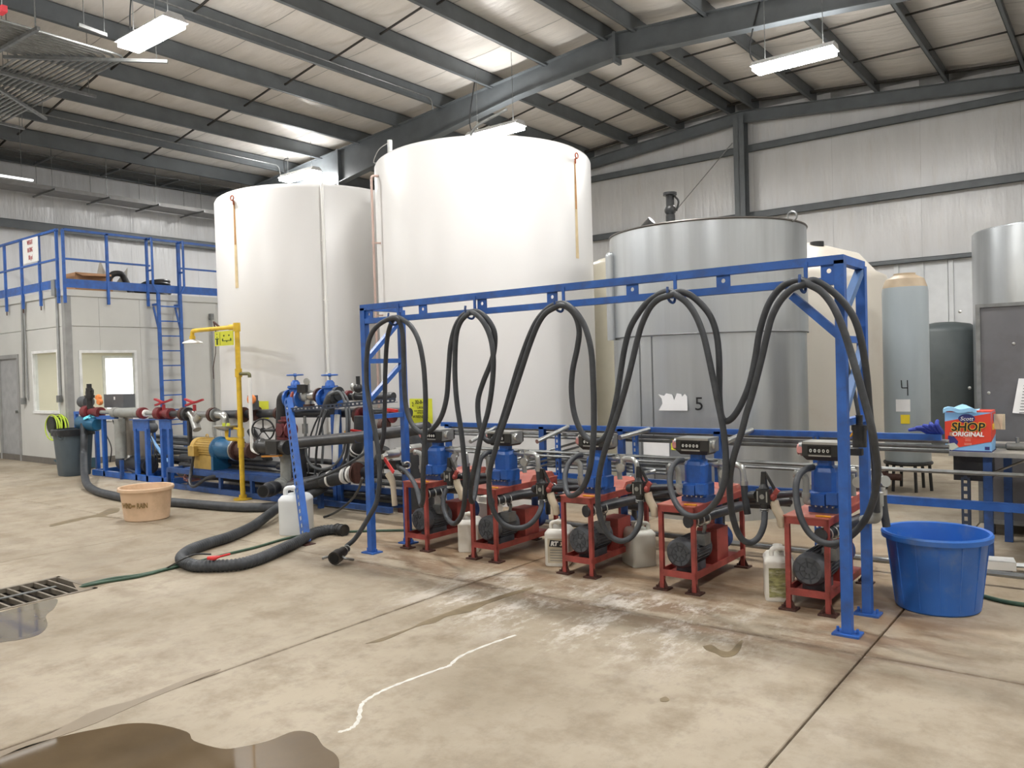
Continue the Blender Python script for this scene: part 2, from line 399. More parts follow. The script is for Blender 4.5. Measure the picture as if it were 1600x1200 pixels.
# rafters of the main frames
def rafter(y, end=False):
    t = .014; w = .2 if not end else .16
    if end: P = [(XE, zp(XE)-.32, .26), (RX, zp(RX)-.32, .26), (XR, zp(XR)-.32, .26)]
    else: P = [(XE+.35, zp(XE)-.3, .93), (-16.2, zp(-16.2)-.30, .85), (-12.5, zp(-12.5)-.30, .60), (-9.6, zp(-9.6)-.29, .42), (RX, zp(RX)-.28, .43), (-3.8, zp(-3.8)-.26, .40), (-1, zp(-1)-.26, .42), (1.8, zp(1.8)-.26, .7), (XR-.3, zp(XR)-.3, .95)]
    b = MB()
    for (x0, z0, d0), (x1, z1, d1) in zip(P, P[1:]):
        b.poly([(x0, y-t/2, z0), (x1, y-t/2, z1), (x1, y-t/2, z1-d1), (x0, y-t/2, z0-d0)], (0, t, 0))
        b.bar((x0, y, z0), (x1, y, z1), w, .014); b.bar((x0, y, z0-d0), (x1, y, z1-d1), w, .016)
    r = b.build('rafter', beam, ceil, False)
    if not end:
        for x in (RX, -15.0, .5):
            i = [k for k in range(len(P)-1) if P[k][0] <= x <= P[k+1][0]][0]; s = (x-P[i][0])/(P[i+1][0]-P[i][0])
            z = P[i][1]+(P[i+1][1]-P[i][1])*s; dd = P[i][2]+(P[i+1][2]-P[i][2])*s
            q = MB(); q.box((x-.03, y-.11, z-dd-.10), (x+.03, y+.11, z+.02)); q.build('splice_plate', beam, r, False)
for y in (-4.7, 4.1, 12.93): 
    rafter(y)
    b = MB(); b.poly([(XE+.22, y-.1, 0), (XE+.5, y-.1, 0), (XE+.95, y-.1, 5.7), (XE+.22, y-.1, 5.7)], (0, .2, 0)); b.build('frame_column', beam, wl_, False)
rafter(YB-.36, True)

# ---- office inside the hall: two visible walls, flat roof, windows and door
offp = mat('office_wall_panel', 'c2c2bd', .5, var=.05, scale=1.5)
trimg = mat('office_trim', '8f8f8d', .5); wtrim = mat('white_window_frame', 'dedfdd', .4)
OX, OY, OH, OYE = -15.7, 6.78, 3.25, 13.2
wof = struct(MB().box((XE, OY+.05, 0), (OX-.03, OY+.06, .02)).build('wall_office_front', trimg))
wos = struct(MB().box((OX-.06, OY+.05, 0), (OX-.05, OYE, .02)).build('wall_office_side', trimg))
def panels(par, ax, spans, holes):
    """wall panels with recessed joints and real openings"""
    for (a, b_) in spans:
        for (z0, z1) in ((.12, 2.62), (2.63, OH-.02)):
            zz = [z0, z1]; cc = [a, b_]
            for h in holes: zz += [h[2], h[3]]; cc += [h[0], h[1]]
            zz = sorted(set(z for z in zz if z0 <= z <= z1)); cc = sorted(set(c for c in cc if a <= c <= b_))
            q = MB()
            for i in range(len(cc)-1):
                for j in range(len(zz)-1):
                    mc, mz = (cc[i]+cc[i+1])/2, (zz[j]+zz[j+1])/2
                    if any(h[0] < mc < h[1] and h[2] < mz < h[3] for h in holes): continue
                    if ax == 'x': q.box((cc[i]+(.002 if i == 0 else 0), OY, zz[j]), (cc[i+1]-(.002 if i == len(cc)-2 else 0), OY+.08, zz[j+1]))
                    else: q.box((OX-.08, cc[i]+(.002 if i == 0 else 0), zz[j]), (OX, cc[i+1]-(.002 if i == len(cc)-2 else 0), zz[j+1]))
            if q.v: q.build('wall_panel', offp, par, False)
W1 = (-17.20, -16.05, .98, 2.20); D1 = (-18.88, -17.90, 0, 2.13)
W2 = (6.99, 8.10, .80, 2.17)
panels(wof, 'x', [(XE, -18.88), (-18.88, -17.72), (-17.72, OX-.04)], [W1, D1])
panels(wos, 'y', [(OY+.0, OY+.62+.0), (OY+.62, 8.2), (8.2, 9.9), (9.9, 11.5), (11.5, OYE)], [W2])
q = MB(); q.box((XE, OY-.015, 0), (OX+.015, OY, .12)); q.box((OX, OY-.015, 0), (OX+.015, OYE, .12)); q.build('base_channel', mat('office_base', '6b665f', .7), wof, False)
q = MB(); q.box((OX-.1, OY-.02, .12), (OX+.02, OY+.1, OH+.06)); q.build('corner_post', trimg, wos, False)
q = MB(); q.box((XE, OY-.03, OH-.06), (OX+.03, OY+.1, OH+.06)); q.box((OX-.1, OY+.1, OH-.06), (OX+.03, OYE, OH+.06)); q.build('roof_edge', offp, wos, False)
q = MB(); q.box((XE, OY+.09, OH), (OX-.1, OYE, OH+.04)); q.build('office_roof', trimg, wos, False)
glass = mat('window_glass', 'dfeee8', .03, var=0, alpha=.12, spec=.6)
def window(name, ax, c0, c1, z0, z1, mull=None):
    q = MB(); t = .05
    def bx(a0, a1, b0, b1, d=.0):
        if ax == 'x': q.box((a0, OY-.02-d, b0), (a1, OY+.07, b1))
        else: q.box((OX-.07, a0, b0), (OX+.02+d, a1, b1))
    bx(c0, c1, z0, z0+t, .01); bx(c0, c1, z1-t, z1); bx(c0, c0+t, z0+t, z1-t); bx(c1-t, c1, z0+t, z1-t)
    w = struct(q.build(name, wtrim, None, False)); g = MB()
    if ax == 'x': g.box((c0+t, OY+.02, z0+t), (c1-t, OY+.026, z1-t))
    else: g.box((OX-.036, c0+t, z0+t), (OX-.03, c1-t, z1-t))
    g.build('pane', glass, w, False)
window('window_1', 'x', *W1); window('window_2', 'y', *W2)
dr = struct(MB().box((-18.84, OY+.02, .02), (-17.94, OY+.06, 2.09)).build('door_1', mat('grey_door', '9a9b9b', .45), None, False))
q = MB(); q.box((-18.92, OY-.02, 0), (-18.84, OY+.08, 2.17)); q.box((-17.94, OY-.02, 0), (-17.86, OY+.08, 2.17)); q.box((-18.84, OY-.02, 2.09), (-17.94, OY+.08, 2.17)); q.build('door_frame', trimg, dr, False)
q = MB(); q.cyl((-18.03, OY+.02, 1.0), (-18.03, OY-.05, 1.0), .03); q.build('door_handle', steelc, dr)
# office interior: cream walls, a bright outside window on its far wall
cream = mat('cream_wall', 'd9d3bd', .6, var=.03)
q = MB(); q.box((XE+.21, OY+.1, .02), (XE+.26, OYE, OH-.1)); q.box((XE+.26, OYE-.05, .02), (OX-.1, OYE, OH-.1)); q.box((XE+.26, OY+.1, 2.5), (OX-.1, OYE-.05, 2.54)); q.box((-17.95, 10.4, .02), (OX-.1, 10.45, 2.5)); q.build('office_lining', cream, wos, False)
day = mat('daylight', 'ffffff', .5, var=0, emit=2.6)
a, b_ = PX(163, 560, XE+.27), PX(212, 640, XE+.27)
w3 = MB(); y0, y1, z0, z1 = a.y, b_.y, .9, a.z
for bx in (((y0-.06, z0-.06), (y1+.06, z0)), ((y0-.06, z1), (y1+.06, z1+.06)), ((y0-.06, z0), (y0, z1)), ((y1, z0), (y1+.06, z1))):
    w3.box((XE+.26, bx[0][0], bx[0][1]), (XE+.31, bx[1][0], bx[1][1]))
w3 = struct(w3.build('window_3', wtrim, None, False)); MB().box((XE+.262, y0, z0), (XE+.268, y1, z1)).build('pane', day, w3, False)
lt = bpy.data.lights.new('office_lamp', 'AREA'); lt.energy = 70; lt.size = 1.5; lt.color = (1, .97, .88)
lo = bpy.data.objects.new('office_lamp', lt); COL.objects.link(lo); lo.location = (-17.6, 8.6, 2.42); lo.parent = wos
lo.visible_camera = True

# ================================================================ LIGHT FIXTURES
tubem = mat('lit_tubes', 'fffdfa', .5, var=0, emit=100)
fix = None
LX = [-15.95, -10.15, -4.1, 1.9]; LY = [-1.2, 5.72, 12.45]
wh = {(-10.15, 5.72): 'lit fluorescent high-bay lamp hanging at the upper left near the conduit bundle', (-4.1, 12.45): 'brightest high-bay lamp at the upper right beside the ridge',
      (-15.95, 12.45): 'lit high-bay lamp just above the rim of the left white tank', (-10.15, 12.45): 'lit high-bay lamp just above the rim of the taller white tank'}
for y_ in LY:
    for x_ in LX:
        x, y = x_, y_
        z = 6.3; nm = wh.get((x, y), 'lit high-bay lamp hanging from the roof outside the picture')
        if (x, y) == (-10.15, 5.72): x, y = -10.52, 5.80
        if (x, y) == (-15.95, 5.72): y = 2.9
        if (x, y) == (-4.1, 12.45): x, y = -4.13, 12.80
        if (x, y) == (-15.95, 12.45): z = 6.44
        if (x, y) == (-10.15, 12.45): x, z = -9.85, 6.26
        f = thing('high_bay_lamp', nm, 'lamp', (x, y, z), 'high-bay lamps in rows under the roof')
        q = MB(); q.poly([(x-.64, y-.09, z+.09), (x-.64, y+.09, z+.09), (x-.64, y+.18, z), (x-.64, y-.18, z)], (1.28, 0, 0)); q.build('housing', mat('white_enamel', 'dadada', .35), f, False)
        q = MB(); q.box((x-.61, y-.15, z-.07), (x+.61, y+.15, z)); q.build('diffuser', tubem, f, False)
        for dx in (-.45, .45): q = MB(); q.tube([(x+dx, y, z+.1), (x+dx, y, zp(x+dx)-.03)], .006, 5); q.build('hanger_wire', steel, f)
        q = MB(); q.tube(cr([(x-.5, y+.05, z+.1), (x-.7, y+.1, z+.2), (x-.72, y+.1, z+.5), (x-.55, y+.1, zp(x)-.2)]), .012, 6); q.build('power_cord', black, f)
        lt = bpy.data.lights.new('high_bay_light', 'AREA'); lt.shape = 'RECTANGLE'; lt.size = 1.2; lt.size_y = .3; lt.energy = LAMP_W; lt.color = LAMP_COL
        lo = bpy.data.objects.new('high_bay_light', lt); COL.objects.link(lo); lo.location = (0, 0, -.078); lo.parent = f
        lt = bpy.data.lights.new('added_uplight', 'AREA'); lt.shape = 'RECTANGLE'; lt.size = 1.25; lt.size_y = .24; lt.energy = UP_W; lt.color = LAMP_COL  # added light above the closed housing, aimed up to brighten the roof
        lo = bpy.data.objects.new('added_uplight', lt); COL.objects.link(lo); lo.location = (0, 0, .105); lo.rotation_euler = (math.pi, 0, 0); lo.parent = f
# ================================================================ TANKS
def at_depth(px, D):
    v = ray(px, 575); v = v/(v.dot(_d)); return V((0, 0, H))+v*D
poly_w = mat('white_tank_plastic', 'd7d6d4', .36, var=.03, scale=.9, stretch=(1, 1, .6))
rust = mat('rust_stain', 'b07a45', .8, var=.25, scale=20)
rustl = mat('faint_rust_stain', 'd3bf96', .7, var=.15, scale=9)
stain = mat('stainless_tank_sheet', 'bcc0c2', .30, .78, var=.10, scale=1.6, stretch=(3, 3, .15), dirt='a4a7a8', dscale=1.5, damt=.4, bump=.12, bscale=1.2)
def tank_round(name, label, c, R, zt, m, z0=0., dome=.12, sm=.07, n=72, taper=0.):
    t = thing(name, label, 'tank', (c[0], c[1], 0)); q = MB()
    q.lathe([(R-taper*.5, z0), (R, z0+.03), (R, zt*.5), (R+taper, zt-sm), (R+taper-.02, zt-sm*.45), (R+taper-sm, zt), (R*.72, zt+dome*.55), (R*.3, zt+dome*.95), (.02, zt+dome)], (c[0], c[1], 0), n)
    q.build('tank_wall', m, t, ang=50); return t
def on_tank(c, R, px, tube=.0):
    """angle round the tank where the pixel column px meets its near side"""
    v = ray(px, 575); v = V((v.x, v.y)).normalized(); o = V((-c[0], -c[1])); bq = o.dot(v); disc = bq*bq-(o.dot(o)-R*R)
    s = -bq-math.sqrt(max(disc, 0)); p = o+v*s; return math.atan2(p.y, p.x)
def patch(c, R, a, w, z0, z1, m, name, par, proud=.003, w2=None, n=6):
    """thin curved patch lying on a tank wall, w metres wide at the top, w2 at the foot"""
    q = MB(); w2 = w if w2 is None else w2; Rr = []
    for k in range(9):
        s = k/8; ww = w+(w2-w)*(1-s); z = z0+(z1-z0)*s
        Rr.append([V((c[0]+(R+proud)*math.cos(a+ww/R*(j/n-.5)), c[1]+(R+proud)*math.sin(a+ww/R*(j/n-.5)), z)) for j in range(n+1)])
    vs = [p for r in Rr for p in r]; q.add(vs, [(i*(n+1)+j, i*(n+1)+j+1, (i+1)*(n+1)+j+1, (i+1)*(n+1)+j) for i in range(8) for j in range(n)])
    return q.build(name, m, par)
def zof(px, py, c, R):
    a = on_tank(c, R, px); p = V((c[0]+R*math.cos(a), c[1]+R*math.sin(a))); v = ray(px, py); return H+v.z*(p.x*v.x+p.y*v.y)/(v.x**2+v.y**2), p, a
C1, R1 = (-9.87, 7.92), 1.41; C2, R2 = (-6.72, 8.21), 1.41; CS, RS = (-3.77, 8.51), 1.07
z1 = zof(497, 285, C1, R1)[0]; z2 = zof(760, 208, C2, R2)[0]; zs = zof(1090, 343, CS, RS)[0]
t1 = tank_round('storage_tank', 'white plastic storage tank at the left with a plain pale pipe down its front', C1, R1, z1, poly_w)
t2 = tank_round('storage_tank', 'tallest white plastic storage tank in the middle, its rim nearest the rafter', C2, R2, z2, poly_w)
for t, c, R, zt, px, ln in ((t1, C1, R1, z1, 375, .62), (t2, C2, R2, z2, 907, .62)):
    a = on_tank(c, R, px); e = V((math.cos(a), math.sin(a), 0)); p = V((c[0], c[1], zt-.14))+e*(R+.01)
    q = MB(); q.torus(p+e*.02+V((0, 0, .0)), .032, .009, e); q.tube([p+V((0, 0, -.03)), p+V((0, 0, -.09))], .012, 6); q.build('lifting_lug', mat('rusty_lug', '9a5236', .6, .3), t)
    patch(c, R, a, .022, zt-.16-ln, zt-.2, rust, 'rust_streak', t, w2=.03); patch(c, R, a, .04, zt-.2-ln*1.9, zt-.2, rustl, 'rust_streak', t, .002, w2=.07)
# overflow pipes on the two white tanks
a = on_tank(C1, R1, 512); e = V((math.cos(a), math.sin(a), 0)); b0 = V((C1[0], C1[1], 0))
q = MB(); q.tube(arc3([b0+e*(R1-.1)+V((0, 0, z1-.02)), b0+e*(R1+.06)+V((0, 0, z1-.02)), b0+e*(R1+.06)+V((0, 0, .8))], .05), .022, 10)
for z in (1.6, 2.6, 3.4): q.cbox(b0+e*(R1+.04)+V((0, 0, z)), (.05, .05, .02))
q.build('overflow_pipe', white, t1)
a = on_tank(C2, R2, 601); e = V((math.cos(a), math.sin(a), 0)); b0 = V((C2[0], C2[1], 0))
q = MB(); q.tube(arc3([b0+e*(R2-.1)+V((0, 0, z2-.25)), b0+e*(R2+.09)+V((0, 0, z2-.25)), b0+e*(R2+.09)+V((0, 0, .8))], .04), .016, 8)
for z in (1.4, 2.3, 3.2): q.bar(b0+e*(R2-.01)+V((0, 0, z)), b0+e*(R2+.11)+V((0, 0, z)), .02)
q.build('vent_pipe', mat('copper_pink_pipe', 'b9a096', .4, .3), t2)
q = MB(); p = V((C2[0]-.75, C2[1]-.95, z2+.05)); q.cyl(p, p+V((0, 0, .22)), .03); q.cyl(p+V((0, 0, -.02)), p+V((0, 0, .03)), .05); q.tube(cr([p+V((0, 0, .2)), p+V((-.15, -.05, .12)), p+V((-.2, -.1, -.04)), p+V((-.05, -.12, -.06)), p+V((0, -.03, .05))]), .006, 5)
q.build('level_sensor', steelc, t2)
q = MB(); p = V((C2[0]-.3, C2[1]+.1, z2+.1)); q.tube(arc3([p, p+V((0, 0, .45)), p+V((.5, .2, .65))], .2), .02, 8); q.build('vent_pipe', steel, t2)
# yellow tank signs
def sign_on(t, c, R, px0, px1, py0, py1, m, name='sign'):
    z0, _, a0 = zof(px0, py1, c, R); z1_, _, _ = zof(px0, py0, c, R); a1 = on_tank(c, R, px1); a = (a0+a1)/2
    patch(c, R, a, abs(a1-a0)*R, z0, z1_, m, name, t, .006); return a, z0, z1_
a, z0, zt = sign_on(t2, C2, R2, 639, 674, 623, 661, ysign)
def tw(s, size, c, R, a, z, m, par, dz=0, sx=1., bold=0., off=0.): 
    a = a+off/R; p = V((c[0]+math.cos(a)*(R+.012), c[1]+math.sin(a)*(R+.012), z)); return text(s, size, p, a+math.pi/2, m, par, sx=sx, bold=bold)
hgt = zt-z0
tw('32-0-0', hgt*.2, C2, R2, a, zt-hgt*.14, ink, t2, bold=.001); tw('2', hgt*.24, C2, R2, a, zt-hgt*.24, ink, t2, sx=.7, bold=.001, off=-.115)
tw('UAN', hgt*.15, C2, R2, a, zt-hgt*.36, ink, t2); tw('NH4 AMMONIUM', hgt*.085, C2, R2, a, zt-hgt*.5, ink, t2); tw('NITRATE', hgt*.085, C2, R2, a, zt-hgt*.58, ink, t2)
tw('WARNING', hgt*.17, C2, R2, a, zt-hgt*.74, ink, t2)
sign_on(t1, C1, R1, 396, 418, 627, 655, ysign)

# stainless tank no. 5
ts = thing('stainless_tank', 'round stainless steel tank with a black vent valve on top and a marker 5', 'tank', (CS[0], CS[1], 0))
seamz = zof(1100, 520, CS, RS)[0]
q = MB(); q.lathe([(RS-.02, .0), (RS-.02, seamz)], (CS[0], CS[1], 0), 72); q.build('lower_shell', stain, ts)
q = MB(); q.lathe([(RS, seamz), (RS, zs), (RS-.02, zs+.012), (RS*.5, zs+.10), (.05, zs+.14)], (CS[0], CS[1], 0), 72); q.build('upper_shell', stain, ts)
q = MB(); q.torus((CS[0], CS[1], zs), RS, .012, n=72, m=6); q.build('rim', mat('rim_steel', '6d6a66', .45, .7), ts)
q = MB(); q.torus((CS[0], CS[1], seamz), RS-.004, .007, n=72, m=6); q.build('seam', mat('seam_steel', '707274', .5, .6), ts)
for px in (1000, 1019):
    a = on_tank(CS, RS-.02, px); patch(CS, RS-.02, a, .012, .1, seamz-.01, mat('seam_steel', '707274'), 'seam', ts, .004)
    
a = on_tank(CS, RS, 961.5); e = V((math.cos(a), math.sin(a), 0)); b0 = V((CS[0], CS[1], 0))
q = MB(); q.tube([b0+e*(RS+.03)+V((0, 0, seamz-.02)), b0+e*(RS+.03)+V((0, 0, zs-.22))], [.05, .05], 12); q.ball(b0+e*(RS+.03)+V((0, 0, zs-.22)), .05); q.build('jacket_flange', stain, ts)
a = on_tank(CS, RS, 1243); e = V((math.cos(a), math.sin(a), 0)); q = MB(); q.torus(b0+e*(RS)+V((0, 0, zs+.04)), .05, .01, (e.y, -e.x, 0)); q.build('lifting_lug', steel, ts)
q = MB(); p = V((CS[0]-.2, CS[1]-.45, zs+.08)); q.cyl(p, p+V((0, 0, .12)), .05); q.ball(p+V((0, 0, .17)), .065); q.cyl(p+V((0, 0, .2)), p+V((0, 0, .33)), .045); q.cyl(p+V((0, 0, .33)), p+V((0, 0, .36)), .075); q.tube(cr([p+V((.07, 0, .15)), p+V((.1, 0, .25)), p+V((.05, 0, .32))]), .012, 6); q.build('vent_valve', black, ts)
q = MB(); p = V((CS[0]-.5, CS[1]-.5, zs+.08)); q.cyl(p, p+V((.1, 0, .08)), .05); q.build('vent_cap', black, ts)
zz, p, a = zof(1050, 628, CS, RS); q = MB()
dz = zof(1050, 616, CS, RS)[0]-zof(1050, 643, CS, RS)[0]
prof = [(-.5, -.5), (.5, -.5), (.5, .3), (.42, .46), (.33, .3), (.3, .45), (.15, .5), (.05, .1), (-.02, .42), (-.22, .5), (-.3, .35), (-.5, .45), (-.38, .2), (-.36, -.1)]
q.poly([V((CS[0]+(RS+.001)*math.cos(a)-u*.31*math.sin(a), CS[1]+(RS+.001)*math.sin(a)+u*.31*math.cos(a), zz+v*dz)) for u, v in prof], V((math.cos(a), math.sin(a), 0))*.003)
q.build('torn_label', paper, ts, False)
zz, p, a = zof(1091, 632, CS, RS); tw('5', .19, CS, RS, a, zz, ink, ts)
a, z0, zt = sign_on(ts, CS, RS-.02, 1003, 1043, 683, 710, paper, 'white_label'); sign_on(ts, CS, RS-.02, 1046, 1053, 683, 703, ysign, 'yellow_label')

# cream tank behind, seen as a slice
cc = at_depth(990, 11.6); zc = H+(568-402)/F*11.0
tc = tank_round('cream_tank', 'narrow slice of a cream tank showing between the tallest white tank and the stainless tank', cc, .66, zc, mat('cream_tank_plastic', 'd6d0bd', .4, var=.04), dome=.1)
a = math.atan2(-cc.y, -cc.x)+.72
q = MB(); e = V((math.cos(a), math.sin(a), 0)); q.tube([V((cc.x, cc.y, zc-.35))+e*.68, V((cc.x, cc.y, zc-.75))+e*.68], .025, 8); q.build('level_gauge', black, tc)
# big white tank behind the right end of the gantry
cw = at_depth(1240, 11.4)
tw_ = tank_round('domed_tank', 'white domed tank behind the right end of the blue gantry', cw, 1.24, 2.76, mat('off_white_tank_plastic', 'd2ccc0', .38, var=.05, scale=1, dirt='b9a997', dscale=1, damt=.4), dome=.46, sm=.14)
q = MB(); q.cyl((cw.x+.45, cw.y-.3, 3.05), (cw.x+.45, cw.y-.3, 3.18), .09); q.build('lid', black, tw_)
# tank 4
c4 = at_depth(1416, 9.6)
t4 = thing('pale_tank', 'slim pale blue-grey tank on a black stand with a marker 4', 'tank', (c4.x, c4.y, 0))
z4 = H+(545-434)/F*9.2
q = MB(); q.lathe([(.23, .32), (.252, .37), (.252, z4-.05), (.245, z4)], (c4.x, c4.y, 0), 48); q.build('tank_wall', mat('pale_grey_tank', 'a3adb2', .35, var=.06, scale=2, stretch=(2, 2, .4)), t4, ang=50)
q = MB(); q.lathe([(.245, z4), (.21, z4+.10), (.12, z4+.15), (.12, z4+.17), (.02, z4+.17)], (c4.x, c4.y, 0), 48); q.build('tank_top', mat('tan_tank_top', 'b3a188', .5, var=.1), t4)
q = MB(); q.torus((c4.x, c4.y, .33), .25, .022, n=40, m=8)
for k in range(6):
    an = k*math.pi/3; q.tube([(c4.x+.23*math.cos(an), c4.y+.23*math.sin(an), .33), (c4.x+.25*math.cos(an), c4.y+.25*math.sin(an), 0)], .02, 6)
q.build('stand', black, t4)
q = MB(); p = c4+V((-.27, -.27, -H+.32)); q.cyl(p, p+V((.25, 0, 0)), .04); q.cyl(p+V((.05, -.05, 0)), p+V((.05, .05, 0)), .06); q.build('outlet_valve', brown, t4)
for (s, px, py, sz) in (('4', 1413, 606, .17),):
    zz, p, a = zof(px, py, c4, .252); n_ = V((math.cos(a), math.sin(a), 0)); u_ = V((-n_.y, n_.x, 0)); o_ = V((c4.x, c4.y, zz))+n_*.256; q = MB()
    for (u0, v0), (u1, v1) in (((-.035, .09), (-.03, -.0)), ((-.03, .0), (.03, .0)), ((.03, .09), (.032, -.09)), ((.0, -.14), (.0, -.17))): q.bar(o_+u_*u0+V((0, 0, v0)), o_+u_*u1+V((0, 0, v1)), .011, .003, n_)
    q.build('lettering', ink, t4, False)
sign_on(t4, c4, .252, 1399, 1421, 624, 643, paper, 'white_label'); sign_on(t4, c4, .252, 1406, 1420, 648, 662, mat('yellow_dot', 'e2c92a', .5), 'yellow_label')
# dark tank, far stainless tank, stainless cabinet at the right
cd = at_depth(1478, 13.6)
tank_round('dark_tank', 'dark grey tank in the gap right of the pale blue-grey tank', cd, .52, 2.06, mat('dark_tank_plastic', '4b5253', .5, var=.1), dome=.1)
cf = at_depth(1654, 12.2)
tf = tank_round('far_stainless_tank', 'far stainless steel tank cut by the right edge of the picture', cf, 1.12, H+(541-328)/F*11.1, stain, dome=.1, sm=.02)
cab = thing('stainless_cabinet', 'large grey steel cabinet behind the work table', 'cabinet', (-.1, 8.9, 0))
gs = mat('dull_steel_sheet', '77777a', .38, .6, var=.14, scale=2.2, dirt='5f5b5a', dscale=1.6, damt=.5)
zc = PY(1494, 478, 8.15).z
q = MB(); q.box((-1.08, 8.15, .10), (1.2, 9.6, zc)); q.build('cabinet_body', gs, cab, False)
q = MB(); q.box((-1.08, 8.14, .10), (1.2, 8.15, .14)); q.box((-1.085, 8.13, .1), (-1.05, 8.15, zc)); q.box((-1.05, 8.13, zc-.03), (1.2, 8.15, zc)); q.build('edge_flange', steel, cab, False)
q = MB()
for x, y in ((-1.0, 8.2), (1.1, 8.2), (-1.0, 9.5), (1.1, 9.5)): q.box((x-.03, y-.03, 0), (x+.03, y+.03, .1))
q.build('feet', black, cab, False)
for px, py in ((1500, 487), (1584, 537), (1515, 606), (1528, 614), (1545, 614)):
    p = PY(px, py, 8.15); q = MB(); q.ball(p+V((0, -.004, 0)), .014, 8, (1, .5, 1)); q.build('rivet', steelc, cab)
a, b_ = PY(1582, 645, 8.14), PY(1612, 592, 8.14); pp = MB().poly([(a.x, 8.138, a.z), (b_.x+.05, 8.138, a.z-.02), (b_.x+.08, 8.138, b_.z), (a.x+.05, 8.138, b_.z+.005)], (0, -.003, 0)).build('notice_sheet', paper, None, False)
rebase(pp, (a.x, 8.138, a.z)); tag(pp, 'white printed sheet stuck on the grey steel cabinet', 'paper')
for i in range(11):
    z = b_.z-.03-i*.026; q = MB(); q.box((a.x+.09-.004*i, 8.132, z-.004), (a.x+.30, 8.135, z+.003)); q.build('print_line', mat('grey_print', '77777a', .6), pp, False)

# ================================================================ GANTRY
GY, GX0, GX1, ZL, ZT = 4.81, -5.335, -1.315, 2.045, 2.165
g = thing('hose_gantry', 'blue steel gantry with hooks holding the black dispensing hoses', 'gantry', ((GX0+GX1)/2, 5.0, 0))
GB = 5.26; s_ = .055
def tb(name, a, b, w=s_, h=None, m=blue, par=g): q = MB(); q.bar(a, b, w, h or w); return q.build(name, m, par, False)
for x in (GX0, GX1):
    for y in (GY, GB):
        tb('post', (x, y, .012), (x, y, 2.16))
        q = MB(); q.box((x-.075, y-.06, 0), (x+.075, y+.06, .012)); q.cyl((x-.055, y, .01), (x-.055, y, .04), .009, n=6); q.cyl((x+.055, y, .01), (x+.055, y, .04), .009, n=6); q.build('base_plate', blue, g, False)
    tb('side_rail', (x, GY, ZT), (x, GB, ZT), .05)
x = GX0
zr = [PX(600, 564, x).z, PX(600, 650, x).z, .95, .45]
for z in zr[:2]: tb('side_rung', (x, GY, z), (x, GB, z), .04)
tb('side_brace', (x, GB, 2.08), (x, GY, 1.70), .04); tb('side_brace', (x, GB, zr[0]-.02), (x, GY, 1.33), .04); 
x = GX1
zq = [PX(1340, 531, x).z, PX(1340, 655, x).z]
for z in zq: tb('side_rung', (x, GY, z), (x, GB, z), .04)
tb('side_brace', (x, GB-.02, ZT-.03), (x, GY, zq[0]+.12), .045, m=mat('scuffed_blue', '4f6f9c', .45)); tb('side_brace', (x, GB, zq[0]-.03), (x, GY, zq[1]+.03), .04, m=mat('scuffed_blue', '4f6f9c'))
tb('top_chord', (GX0-.027, GY, ZT), (GX1+.027, GY, ZT), .055, .05); tb('bottom_chord', (GX0, GY, ZL-.0), (GX1, GY, ZL), .05, .045)
a, b_ = PY(1238, 462, GY), PY(1316, 528, GY); tb('corner_brace', a, b_, .045)
def hole_plate(x):
    q = MB(); n = 24; w, z0, z1 = .045, ZL, ZT; y0 = GY-.006; zc = (z0+z1)/2
    for yy in (GY-.012, GY-.006):
        pass
    out = []; inn = []
    for k in range(n):
        a = 2*math.pi*k/n+math.pi/4; c, s = math.cos(a), math.sin(a); m_ = max(abs(c), abs(s)); out.append((x+c/m_*w, s/m_*(z1-z0)/2+zc)); inn.append((x+c*.014, zc+s*.014))
    L = [[V((u, GY-.010, v)) for u, v in out], [V((u, GY-.010, v)) for u, v in inn], [V((u, GY-.002, v)) for u, v in inn], [V((u, GY-.002, v)) for u, v in out]]
    q.rings(L+[L[0]], cap=False); q.build('bracket_plate', blue, g, False)
for x in (-5.265, -4.615, -3.98, -3.318, -2.66, -2.015, -1.375): hole_plate(x)
HK = [PY(617, 500, 4.74), PY(737, 493, 4.74), PY(876, 481, 4.74), PY(1051, 463, 4.74), PY(1256, 446, 4.74)]
for h in HK:
    tb('hook_strap', (h.x, GY-.03, ZT), (h.x, GY-.03, ZL-.02), .022, .01)
    q = MB(); q.tube(cr([(h.x, GY-.03, ZL-.01), (h.x, GY-.05, ZL-.05), (h.x, GY-.09, ZL-.055), (h.x, GY-.13, ZL-.035), (h.x, GY-.145, ZL+.01), (h.x, GY-.14, ZL+.04)]), .009, 8); q.build('hook', dblue, g)

# ================================================================ DISPENSING HOSES
def hose(label, pts, r=.0205, m=rubber, name='dispensing_hose', cat='hose', group='black hoses looped over the gantry hooks', k=6):
    P = [PY(x, y, Y) for x, y, Y in pts]; o = MB().tube(cr(P, k), r, 10).build(name, m)
    lo = min(o.data.vertices, key=lambda v: v.co.z).co.copy(); rebase(o, lo); tag(o, label, cat, group); return o
h1, h2, h3, h4, h5 = [(p) for p in HK]
f_, n_ = 4.67, 4.71
H1 = [(626, 731, 5.12), (634, 737, 5.08), (643, 748, 5.02), (650, 761, 4.95), (655, 778, 4.86), (658, 789, 4.8), (661, 778, 4.76), (661, 745, f_), (663, 700, f_), (665, 640, f_), (664, 600, f_), (661, 565, f_), (654, 532, f_), (643, 511, 4.68), (630, 500, 4.70), (618, 496, 4.71), (611, 506, 4.74), (605, 530, 4.8), (602, 580, 4.88), (601, 640, 4.92), (599, 682, 4.95), (592, 708, 5.0), (582, 726, 5.05), (577, 745, 5.08), (580, 762, 5.12), (589, 771, 5.2)]
